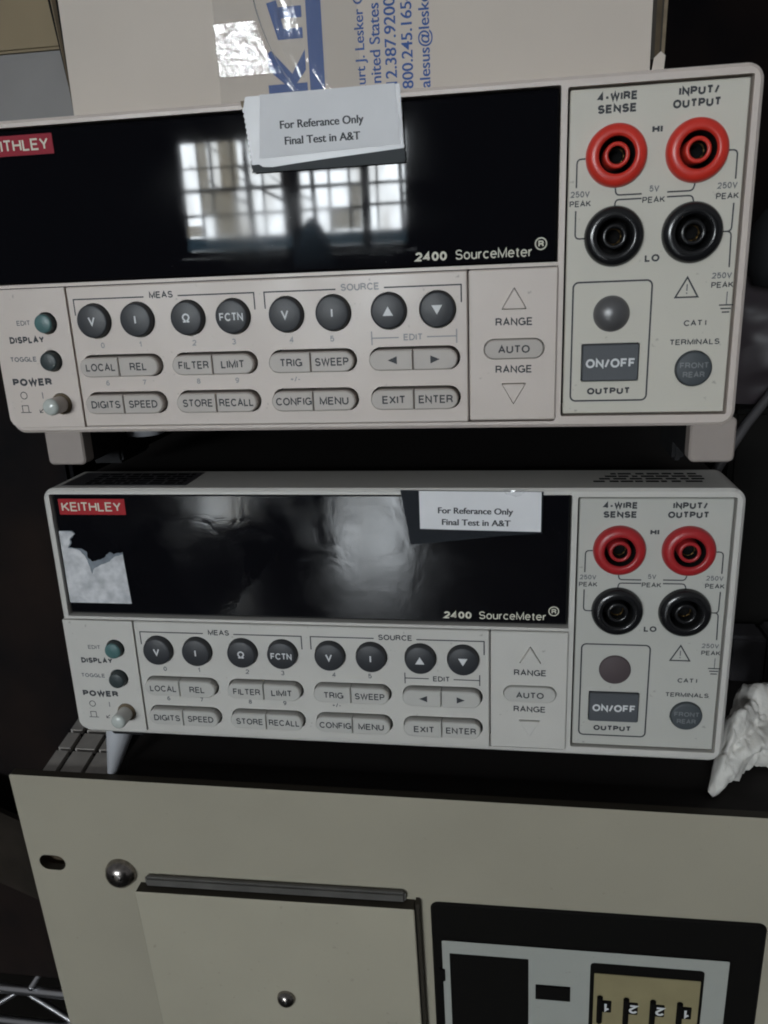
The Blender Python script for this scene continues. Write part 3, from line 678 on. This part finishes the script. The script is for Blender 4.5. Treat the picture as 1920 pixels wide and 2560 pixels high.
# upper label
tl = thing('paper_label', 'white paper label with grey tape strip beneath, hanging over top edge of upper meter', 'label', T_LOC, T_ROT, 'taped paper labels')
bT = lambda x, z: 0.05 + 0.25 * max(0, (-z - 10) / 7.0) ** 2 * max(0, (100 - x) / 16 if x < 100 else 0)
mb = MB(); sheet(mb, [(88.0, 1.2), (123.7, 1.45), (124.7, -12.8), (86.6, -14.2)], -0.35, M['paper'], 0.1, bT)
ang = math.atan2(0.9, 38)
def pl(x0, z0, y):
    ca, sa = math.cos(R(0.2)), math.sin(R(0.2))
    return lambda u, v: (x0 + u * ca - v * sa, y, z0 + u * sa + v * ca)
font_text(mb, 'For Referance Only', 2.75, M['ink'], pl(104.0, -7.2, -0.43), 0.010, 'CENTER', 1.02, bold=0.07)
font_text(mb, 'Final Test in A&T', 2.75, M['ink'], pl(104.0, -11.1, -0.43), 0.010, 'CENTER', 1.05, bold=0.07)
mb.build('paper', tl)
mb = MB(); e_ = [(84.0, 1.0), (125.0, 1.3)] + jag((125.0, 1.3), (125.6, -13.8), 26, 0.25) + [(125.6, -13.8), (100, -15.5), (90, -16.4), (87.4, -16.2), (86.4, -15.5)] + [(84.6, -15.6)] + jag((84.4, -15.4), (83.0, -1.0), 22, 0.3)
sheet(mb, e_, -0.22, M['tape_white'], 0.05, lambda x, z: 0.03 + 0.22 * max(0, (-z - 10) / 7.0) ** 2 * max(0, (100 - x) / 16 if x < 100 else 0)); mb.build('clear_tape', tl)
mb = MB(); e_ = [(84.6, -12.5), (125.3, -12.3)] + jag((125.6, -12.3), (125.8, -17.0), 6, .3) + jag((125.6, -17.2), (84.4, -17.6), 2, 0) + jag((84.3, -17.5), (84.5, -12.5), 8, 0.35)
sheet(mb, e_, -0.12, M['tape_grey'], 0.05); mb.build('grey_tape', tl)
mb = MB(); sheet(mb, [(82.6, 0.1), (88, 0.4), (88, -1.4), (82.8, -1.5)], -0.16, M['kraft_edge'], 0.05); mb.build('tape_end', tl)
# lower label
ll = thing('paper_label', 'white paper label with dark film behind it, on the lower meter', 'label', (0, 0, 0), None, 'taped paper labels')
mb = MB(); sheet(mb, [(121.0, -0.55), (156.6, -0.85), (156.6, -13.0), (121.05, -12.3)], -0.55, M['paper'], 0.1)
def pl2(x0, z0):
    ca, sa = math.cos(R(-1.0)), math.sin(R(-1.0))
    return lambda u, v: (x0 + u * ca - v * sa, -0.60, z0 + u * sa + v * ca)
font_text(mb, 'For Referance Only', 2.65, M['ink'], pl2(137.4, -7.55), 0.010, 'CENTER', 1.04, bold=0.07)
font_text(mb, 'Final Test in A&T', 2.65, M['ink'], pl2(137.6, -11.15), 0.010, 'CENTER', 1.08, bold=0.07)
mb.build('paper', ll)
mb = MB(); sheet(mb, [(115.4, -0.4), (157.2, -0.8), (157.0, -13.5), (144.2, -14.5), (130, -16.2), (118.0, -17.4), (117.2, -12)], -0.30, M['tape_dark'], 0.05); mb.build('dark_tape', ll)
mb = MB(); sheet(mb, [(145.6, 0.0), (152.8, -0.2), (151.0, -1.6), (149.2, -2.2), (147.5, -1.7), (146.4, -1.5)], -0.75, M['tape_clear'], 0.05, lambda x, z: 0.2 * math.sin(x * 1.7)); mb.build('torn_tape', ll)
# torn sticker
ts = thing('torn_sticker', 'torn white sticker remains on the left of the lower display, beneath the red badge', 'sticker', (0, 0, 0))
base = [(3.0, -14.54), (7.52, -14.49), (8.49, -15.55), (6.55, -17.35), (6.8, -18.6), (5.57, -20.23), (9.83, -20.56), (11.45, -21.54), (11.6, -23.79), (12.92, -25.03), (15.05, -24.37), (17.17, -23.72), (19.48, -21.69), (20.87, -22.42), (23.98, -21.63), (24.73, -39.62), (3.0, -39.61)]
def rough_edge(pl_, a_):
    out = []
    for i, p in enumerate(pl_):
        q_ = pl_[(i + 1) % len(pl_)]; d = math.dist(p, q_); n = max(1, int(d / 0.7))
        for k in range(n):
            am = a_ if 1 <= i <= 13 and k else 0
            out.append((p[0] + (q_[0] - p[0]) * k / n + random.uniform(-am, am), p[1] + (q_[1] - p[1]) * k / n + random.uniform(-am, am)))
    return out
def flat(mb, poly, y, mt, th):
    mb.slab(poly, y, y + th, mt)
mb = MB(); flat(mb, rough_edge(base, 0.22), 1.26, M['torn_grey'], 0.13); mb.build('under_layer', ts)
upper = [(3.0, -14.6), (7.4, -14.7), (8.3, -15.6), (6.3, -17.3), (6.4, -18.6), (5.3, -20.4), (8.8, -21.0), (10.4, -22.6), (11.4, -24.6), (12.3, -29.4), (13.6, -27.2), (16.0, -26.0), (19.2, -24.8), (21.0, -23.2), (24.0, -22.4), (24.73, -39.6), (3.0, -39.6)]
mb = MB(); flat(mb, rough_edge(upper, 0.2), 1.12, M['torn'], 0.14); mb.build('paper_layer', ts)

# ================================================================== white carton on the upper meter
bx = thing('white_carton', 'white carton with blue print and glossy packing tape, standing on the upper meter', 'carton', T_LOC, T_ROT)
yb = 14.0
mb = MB(); mb.box(27.8, 188.3, yb, yb + 3, 0.2, 150, M['box_white'])
ink = M['blue_ink']; yi = yb - 0.03
def up(x0, z0): return lambda u, v: (x0 - v, yi, z0 + u)       # reads from bottom to top
def font_width(s_):
    cu = bpy.data.curves.new('lettering', 'FONT'); cu.body = s_; o = bpy.data.objects.new('lettering', cu); me = bpy.data.meshes.new_from_object(o)
    xs = [v.co.x for v in me.vertices]; r_ = (min(xs), max(xs)); bpy.data.objects.remove(o); bpy.data.curves.remove(cu); bpy.data.meshes.remove(me); return r_
for full, first, run, xb, za, zc in (('Kurt J. Lesker Company', 'K', 'Kurt J. Lesker', 113.9, 4.6, 22.6), ('United States', 'U', 'United States', 118.2, 4.4, 23.6), ('412.387.9200', '4', '412.387.9200', 122.5, 3.3, 24.6),
                                 ('800.245.1654', '', '800.245.165', 126.9, 2.6, 23.2), ('salesus@lesker.com', 's', 'salesus@lesk', 131.5, 2.6, 22.8)):
    w0 = font_width(first)[1] + 0.05 if first else 0.0; w1 = font_width(run)[1]
    sz = (zc - za) / (w1 - w0)
    font_text(mb, full, sz, ink, up(xb, za - w0 * sz), 0.006, 'LEFT', 1.0, bold=0.05)
mb.add([(98.4, yi, -2), (102.6, yi, -2), (102.6, yi, 60), (98.4, yi, 60)], [(0, 1, 2, 3)], ink)                  # long blue rule
# big initials turned on their side: bars and wedges
def quad(p): mb.add([(x, yi, z) for x, z in p], [tuple(range(len(p)))], ink)
quad([(86.6, 3.6), (97.7, 3.6), (97.7, 6.2), (86.6, 6.2)])
quad([(91.2, 6.2), (94.8, 6.2), (97.5, 9.3), (97.5, 14.3), (93.6, 8.6), (88.0, 14.6), (87.0, 14.0), (87.0, 9.9)])
quad([(90.2, 17.0), (97.2, 17.0), (97.2, 19.6), (92.0, 19.6), (90.4, 26.5), (87.6, 26.0)])
quad([(90.6, 22.0), (97.2, 22.0), (97.2, 24.8), (90.6, 24.8)])
quad([(86.9, 27.5), (97.2, 27.5), (97.2, 30.6), (86.9, 30.6)])
mb.build('front_face', bx)
mb = MB(); mb.box(27.8, 188.3, yb + 3.2, yb + 160, 0.2, 150, M['kraft']); mb.build('carton_body', bx)
# loose side flaps seen edge on
for sgn, xe, w0, top_w in ((-1, 27.6, 1.0, 3.6), (1, 188.5, 3.0, 4.2)):
    mb = MB()
    for k, (d0, d1, mt) in enumerate(((0.1, 0.9, M['rack_edge']), (0.9, 2.2, M['kraft']), (2.2, 2.7, M['rack_edge']), (2.7, 3.6, M['kraft_edge']))):
        if sgn < 0: mt = (M['void'], M['kraft'], M['kraft_edge'], M['void'])[k]
        yy = yb + 1.0 + k * 0.4
        za, zb_ = (2.0 + 1.0 * k if sgn < 0 else 5.2 + 0.3 * k), 60
        xs0 = xe + sgn * d0 * (0.22 if sgn < 0 else 1); xs1 = xe + sgn * d1 * (0.22 if sgn < 0 else 1)
        kq = 2.0 if sgn < 0 else 1.25; xt0 = xe + sgn * d0 * kq; xt1 = xe + sgn * d1 * kq
        vs = [(xs0, yy, za), (xs1, yy, za), (xt1, yy, zb_), (xt0, yy, zb_)]; vs += [(p[0], yy + 40, p[2]) for p in vs]
        mb.add(vs, [(0, 1, 2, 3), (4, 5, 6, 7), (0, 1, 5, 4), (1, 2, 6, 5), (2, 3, 7, 6), (3, 0, 4, 7)], mt)
    mb.build('side_flap', bx)
mb = MB(); sheet(mb, [(188.4, 0.3), (191.6, 0.3), (192.0, 5.6), (190.8, 6.6), (189.2, 5.2)], yb - 0.3, M['box_white'], 0.1); mb.build('tape_end', bx)
# packing tape: a sheet with ridges, a loose patch tipped to mirror the window, and an added glint strip
def ridge(x, z):
    h = 0.05 * math.sin(x * 0.55 + z * 0.25) + 0.012 * math.sin(x * 1.7 - z * 0.5)
    cx = 84.5 + (z - 30) ** 2 * 0.012 - (z - 30) * 0.10
    for dx, hh, ww in ((0, 0.6, 0.6), (9.0, 0.4, 0.6), (24.5, 0.25, 0.4)): h += hh * math.exp(-((x - cx - dx) / ww) ** 2)
    return 0.35 + max(h, -0.2)
mb = MB(); nx, nz = 130, 90; x0, x1, z0, z1 = 72.6, 112.5, 2.4, 42.0
vs = [(x0 + (x1 - x0) * i / nx, yb - ridge(x0 + (x1 - x0) * i / nx, z0 + (z1 - z0) * j / nz), z0 + (z1 - z0) * j / nz) for j in range(nz + 1) for i in range(nx + 1)]
mb.add(vs, [(j * (nx + 1) + i, j * (nx + 1) + i + 1, (j + 1) * (nx + 1) + i + 1, (j + 1) * (nx + 1) + i) for j in range(nz) for i in range(nx)], M['packing_tape'], True)
mb.build('packing_tape', bx)
mb = MB(); nx, nz = 40, 36; vs = []
for j in range(nz + 1):
    for i in range(nx + 1):
        u, v = i / nx, j / nz; xl = 73.2 - 0.3 * v; xr = 89.2 - 4.6 * v
        x = xl + (xr - xl) * u; z = 8.9 + 12.8 * v
        vs.append((x, yb - 1.0 - 12.8 * v * math.tan(R(4.4)) - 0.02 * math.sin(x * 3.1 + z * 1.3), z))
mb.add(vs, [(j * (nx + 1) + i, j * (nx + 1) + i + 1, (j + 1) * (nx + 1) + i + 1, (j + 1) * (nx + 1) + i) for j in range(nz) for i in range(nx)], M['loose_glare_tape'], True)
mb.build('loose_glare_tape', bx)
mb = MB(); nx, nz = 40, 60; vs = []  # strip added and shaped for a second glint over the blue print
for j in range(nz + 1):
    for i in range(nx + 1):
        u, v = i / nx, j / nz; xm = 96.0 - 6.5 * v + 2.0 * v * v; hw = 1.4 + 3.2 * (1 - v) * v * 2
        x = xm + (u - .5) * 2 * hw; z = 7.2 + 26 * v
        vs.append((x, yb - 0.9 - 26 * v * math.tan(R(4.2)) * 0.55 - 0.25 * math.sin(v * 9 + u * 1.5) - 0.18 * math.cos((u - .5) * 5), z))
mb.add(vs, [(j * (nx + 1) + i, j * (nx + 1) + i + 1, (j + 1) * (nx + 1) + i + 1, (j + 1) * (nx + 1) + i) for j in range(nz) for i in range(nx)], M['glint_tape'], True)
mb.build('loose_glare_tape', bx)

# ================================================================== things half seen around the stack
mb = MB(); mb.bbox(-120, -20, 120, 260, 100.2, 155.2, M['grey_case'], 3)
o = mb.build('equipment_case', None, BASE); tag(o, 'grey case under a tan carton, left of the white carton', 'equipment case')
mb = MB(); mb.bbox(-130, -20, 121, 270, 155.4, 260, M['carton'], 1)
o = mb.build('tan_carton', None, BASE); tag(o, 'plain tan carton on the grey case, out of focus at the top left', 'carton')
mb = MB(); mb.bbox(-160, -30, 69, 260, -283.5, 100, M['brown_black'], 2)
o = mb.build('black_case', None, BASE); tag(o, 'tall black equipment case on the wire shelf, left of both meters', 'equipment case', 'black equipment cases')
mb = MB(); mb.bbox(236, 330, 104, 260, -109.5, 4, M['module_black'], 2)
o = mb.build('black_case', None, BASE); tag(o, 'black equipment case on the rack unit, right of the lower meter', 'equipment case', 'black equipment cases')
mb = MB()
mb.bbox(238, 252.6, 88, 103, -110.8, -87.0, M['bin'], 1.5); mb.bbox(253.2, 290, 88, 103, -110.8, -85.8, M['bin'], 1.5)
o = mb.build('plastic_bin', None, BASE); tag(o, 'smoky grey plastic bin with a seam, in front of the black case', 'bin')
mb = MB()
for (xa, za, xb, zb2, y_) in ((-112, -150, -44, -196, 50),):
    vs = [(xa, y_, za), (xb, y_ - 8, za - 22), (xb + 6, y_ - 8, zb2 - 20), (xa, y_ + 2, zb2)]; vs += [(p[0], p[1] + 2.5, p[2]) for p in vs]
    mb.add(vs, [(0, 1, 2, 3), (4, 5, 6, 7), (0, 1, 5, 4), (1, 2, 6, 5), (2, 3, 7, 6), (3, 0, 4, 7)], M['dark_card'])
o = mb.build('card_sheet', None, BASE); tag(o, 'dark brown card sheet leaning beside the left edge of the beige rack panel', 'card')
# crumpled bag
random.seed(11)
mb = MB(); nx, nz = 16, 16; vs = []
for sd in (-1, 1):
    for j in range(nz + 1):
        for i in range(nx + 1):
            u, v = i / nx, j / nz; pr = math.sin(math.pi * u) ** 0.5 * math.sin(math.pi * min(v + .08, 1)) ** 0.5
            vs.append((234 + 60 * u + random.uniform(-.7, .7), 122 + sd * 14 * pr + random.uniform(-1.4, 1.4), 4.2 + 50 * v + random.uniform(-.6, .6) * (v > 0)))
N1 = (nx + 1) * (nz + 1)
mb.add(vs, [(s_ * N1 + j * (nx + 1) + i, s_ * N1 + j * (nx + 1) + i + 1, s_ * N1 + (j + 1) * (nx + 1) + i + 1, s_ * N1 + (j + 1) * (nx + 1) + i) for s_ in (0, 1) for j in range(nz) for i in range(nx)], M['bag'], True)
o = mb.build('plastic_bag', None, BASE); tag(o, 'crumpled smoky pink plastic bag on the black case, right of the upper meter', 'bag')
mb = MB(); prof = [(0.2, 40), (7, 42), (9.5, 48), (10, 56), (8.5, 63), (5, 68), (.2, 70)]
vs = [(244 + r_ * math.cos(2 * math.pi * k / 24), 98 + .9 * r_ * math.sin(2 * math.pi * k / 24), z_ + 10) for r_, z_ in prof for k in range(24)]
mb.add(vs, [(j * 24 + k, j * 24 + (k + 1) % 24, (j + 1) * 24 + (k + 1) % 24, (j + 1) * 24 + k) for j in range(len(prof) - 1) for k in range(24)], M['rubber'], True)
o = mb.build('rubber_bulb', None, BASE); tag(o, 'round black rubber bulb resting on the pink plastic bag', 'bulb')
mb = MB(); mb.tube([(224, 92, -26), (232, 96, -13), (240, 100, -1), (250, 104, 11.5), (266, 108, 26), (300, 112, 38)], 1.9, M['cable'], 12)
o = mb.build('grey_cable', None, BASE); tag(o, 'grey cable sloping up behind the right foot of the upper meter', 'cable')
# white cotton glove / rag bunched against the lower meter
from mathutils import noise
def cloth_blob(name, spine, label, cat):
    mb = MB(); n = 120; m_ = 110; vs = []
    for j in range(m_ + 1):
        t_ = j / m_ * (len(spine) - 1); k = min(int(t_), len(spine) - 2); f_ = t_ - k; f_ = f_ * f_ * (3 - 2 * f_)
        a_, b_ = spine[k], spine[k + 1]; q_ = [a_[i] + (b_[i] - a_[i]) * f_ for i in range(6)]
        c_ = Vector(q_[:3])
        for i in range(n):
            th = 2 * math.pi * i / n
            d = Vector((-0.35 * math.cos(th) * q_[4] * 0.0, math.cos(th) * q_[3], math.sin(th) * q_[4]))
            p = c_ + d
            fold = noise.noise(Vector((p.x * 0.05 + p.z * 0.10, p.y * 0.10, p.z * 0.12 - p.x * .07))) * 0.36 + (0.18 - abs(noise.noise(p * 0.13))) * 0.22 + noise.noise(p * 0.5) * 0.06 + (0.15 - abs(noise.noise(p * 0.33))) * 0.13 + noise.noise(p * 1.3) * 0.018 + 0.10 * math.sin(th * 5 + p.x * 0.16)
            p = c_ + d * (1 + fold * q_[5]) 
            p.z = max(p.z, -111.0)
            vs.append(p[:])
    fs = [(j * n + i, j * n + (i + 1) % n, (j + 1) * n + (i + 1) % n, (j + 1) * n + i) for j in range(m_) for i in range(n)]
    fs += [tuple(range(n)), tuple(range(m_ * n, m_ * n + n))]
    mb.add(vs, fs, M['cloth'], True)
    o = mb.build(name, None, BASE); return tag(o, label, cat)
cloth_blob('cotton_rag', [(213.6, 13.0, -107.6, .6, .6, 0), (215.2, 14.0, -105.4, 3.5, 5, .5), (217.5, 16.5, -101.8, 6, 8.5, .9), (220.5, 20, -97.5, 8, 12, 1.1), (224.5, 24, -94, 10, 13.5, 1.2), (230, 29, -92.5, 12, 13.5, 1.2), (238, 35, -94, 13, 12.5, 1.2), (252, 44, -95, 13, 12.5, 1.2), (264, 50, -99, 7, 8, 1)],
           'white cotton rag bunched on the rack unit against the lower meter', 'rag')

# ================================================================== the window side of the room (seen mirrored in the displays)
K = 1.4652; D = -4500.0
TB = Vector(T_LOC)
def wx(x): return 153.49 + (x - 153.49) * K - 5.9
def wz(z): return -43.1 + (z + 43.1) * K + 106.0
win = thing('window', 'dark framed window with many small panes, behind the camera, mirrored in the upper display', 'window', (0, D, 0))
xl, xr, zb_, zt = wx(-1166), wx(-276), wz(22), wz(424)
mb = MB(); F = M['frame_dark']
mb.box(xl - 60, xl, -30, 30, zb_ - 40, zt + 60, F); mb.box(xr, xr + 60, -30, 30, zb_ - 40, zt + 60, F)
mb.box(xl, xr, -30, 30, zt, zt + 60, F); mb.box(xl - 20, xr + 20, -30, 50, zb_ - 40, zb_, F)
mb.box(wx(-727), wx(-691), -29, 29, zb_, zt, F); mb.box(wx(-446), wx(-417), -29, 29, zb_, zt, F)
mb.build('frame', win)
mb = MB()
def bar(x, za, zc, w_=7): mb.box(wx(x) - w_, wx(x) + w_, -12, 12, wz(za), wz(zc), F)
def hbar(z, xa, xb, w_=7): mb.box(wx(xa), wx(xb), -11, 11, wz(z) - w_, wz(z) + w_, F)
for x in (-1093, -1041, -894): bar(x, 75, 424, 5)
for x in (-951, -836): bar(x, 75, 424, 4)
for x in (-572, -493): bar(x, 75, 424, 5)
bar(-385, 75, 424, 4)
for z, w_ in ((331, 4), (249, 11), (156, 7)): hbar(z, -1166, -727, w_)
for z, w_ in ((300, 6), (242, 10), (158, 7)): hbar(z, -691, -446, w_)
for z, w_ in ((242, 8), (166, 8)): hbar(z, -417, -276, w_)
mb.build('muntin', win)
mb = MB(); mb.box(xl, xr, 18, 18.5, zb_ + 2, wz(73), M['sill_glow']); mb.build('sill_glow_strip', win)  # see-through strip added so the sill band glows blue-grey
for xa, xb, za, zc in ((-1092, -1049, 251, 331), (-1002, -926, 251, 420), (-1092, -1049, 333, 420), (-872, -838, 300, 420), (-1092, -1043, 160, 245), (-1036, -955, 80, 245), (-570, -495, 80, 156), (-488, -450, 80, 240), (-1160, -1096, 78, 120)):
    mb = MB(); mb.box(wx(xa), wx(xb), 19, 19.5, wz(za), wz(zc), M['frosted']); mb.build('frosted_pane', win)
# wall around it
mb = MB()
W_ = M['dark_wall']
mb.box(-4500, xl - 61, D - 40, D + 25, -1250, 1400, W_); mb.box(xr + 61, 4500, D - 40, D + 25, -1250, 1400, W_)
mb.box(xl - 61, xr + 61, D - 40, D + 25, -1250, zb_ - 41, W_); mb.box(xl - 61, xr + 61, D - 40, D + 25, zt + 61, 1400, W_)
o = mb.build('wall', None, BASE); tag(o, kind='structure')
# bright overcast sky outside
sk = bpy.data.materials.new('overcast_sky'); sk.use_nodes = True; nt = sk.node_tree; nt.nodes.remove(nt.nodes['Principled BSDF'])
em = nt.nodes.new('ShaderNodeEmission'); em.inputs[1].default_value = WINDOW_LIGHT
tc = nt.nodes.new('ShaderNodeTexCoord'); nz_ = nt.nodes.new('ShaderNodeTexNoise'); nz_.inputs['Scale'].default_value = 1.6; nz_.inputs['Detail'].default_value = 4
rp = nt.nodes.new('ShaderNodeValToRGB'); rp.color_ramp.elements[0].position = .35; rp.color_ramp.elements[0].color = (.42, .43, .42, 1); rp.color_ramp.elements[1].position = .54; rp.color_ramp.elements[1].color = (0.88, 0.95, 1, 1)
mpp = nt.nodes.new('ShaderNodeMapping'); mpp.inputs['Scale'].default_value = (2.2, 1.0, 0.55); nt.links.new(tc.outputs['Object'], mpp.inputs['Vector']); nt.links.new(mpp.outputs[0], nz_.inputs['Vector']); nt.links.new(nz_.outputs['Fac'], rp.inputs[0]); nt.links.new(rp.outputs[0], em.inputs[0]); nt.links.new(em.outputs[0], nt.nodes['Material Output'].inputs[0])
mb = MB(); mb.add([(-2780, -6500, 100), (-520, -6500, 100), (-520, -6500, 1580), (-2780, -6500, 1580)], [(0, 1, 2, 3)], sk)
o = mb.build('sky', None, BASE); tag(o, kind='structure')
for i, (x, r_) in enumerate(((-2010, 44), (-1700, 60), (-1475, 34), (-760, 28))):
    t = thing('tree', ('bare tree at the window edge', 'thick bare tree seen through the window', 'slim bare tree between two others', 'thin bare tree in the middle panes')[i] + ', outside', 'tree', (x * 0.9, -5800, -900), None, 'bare trees outside the window')
    mb = MB(); mb.tube([(0, 0, 0), (15, 0, 900), (-10, 0, 1700), (20, 0, 3200)], [r_ * .8, r_ * .65, r_ * .5, r_ * .3], M['bark'], 12); mb.build('trunk', t)
    random.seed(20 + i)
    for k in range(3):
        z_ = 1400 + k * 210; s_ = random.choice((-1, 1)); mb = MB()
        mb.tube([(0, 0, z_), (s_ * 160, 20, z_ + random.uniform(40, 140)), (s_ * 420, 60, z_ + random.uniform(120, 380))], [r_ * .25, r_ * .14, r_ * .05], M['bark'], 8); mb.build('limb', t)
# added desk and blocker shape the window glow in the lower display; then a chair
t = thing('desk', 'dark varnished desk between camera and window, unseen, added to bounce the window into the lower display', 'desk', (0, 0, -1250))
mb = MB(); mb.bbox(-335, 250, -2100, -900, 720, 750, M['desk'], 6); mb.build('desktop', t)
mb = MB(); mb.bbox(-1100, -337, -2100, -1540, 720, 750, M['desk'], 6); mb.build('glow_wing', t)  # wing set back so only a short patch of window glow shows
for x in (-1050, -300, 200):
    for y in (-2050, -1600 if x < -500 else -950):
        mb = MB(); mb.box(x - 25, x + 25, y - 25, y + 25, 0, 721, M['desk']); mb.build('leg', t)
t = thing('blocker', 'black monitor added on the desk to block part of the window glow in the lower display', 'blocker', (-495, -2000, -500))  # added to leave a dark gap in the mirrored window glow
mb = MB(); mb.bbox(-150, 150, -20, 20, 60, 450, M['module_black'], 6); mb.build('screen', t)
mb = MB(); mb.box(-30, 30, -10, 10, 10, 95, M['module_black']); mb.build('stem', t)
mb = MB(); mb.bbox(-110, 110, -50, 50, 0, 12, M['module_black'], 3); mb.build('base', t)
t = thing('chair', 'chair with a pointed rounded back in front of the window, mirrored in the upper display', 'chair', (wx(-590), -4150, -1250))
mb = MB(); kk = (4150 + 224) / (4500 + 224)
bk = []
for k in range(21):
    a_ = -1 + 2 * k / 20; bk.append((a_ * 112, 1250 + wz(20) - 60 + 205 * (1 - abs(a_) ** 1.9)))
pts = [(-112, 1100)] + bk + [(112, 1100)]
mb.slab(pts, -1, 1, M['blue_shell'], back=True); mb.build('backrest', t)
mb = MB(); mb.bbox(-150, 150, -100, 260, 440, 500, M['chair_blue'], 20); mb.build('seat', t)
mb = MB(); mb.box(-25, 25, -14, 14, 490, 1101, M['frame_dark']); mb.build('stem', t)
for x in (-130, 130):
    for y in (-80, 240):
        mb = MB(); mb.box(x - 15, x + 15, y - 15, y + 15, 0, 441, M['frame_dark']); mb.build('leg', t)
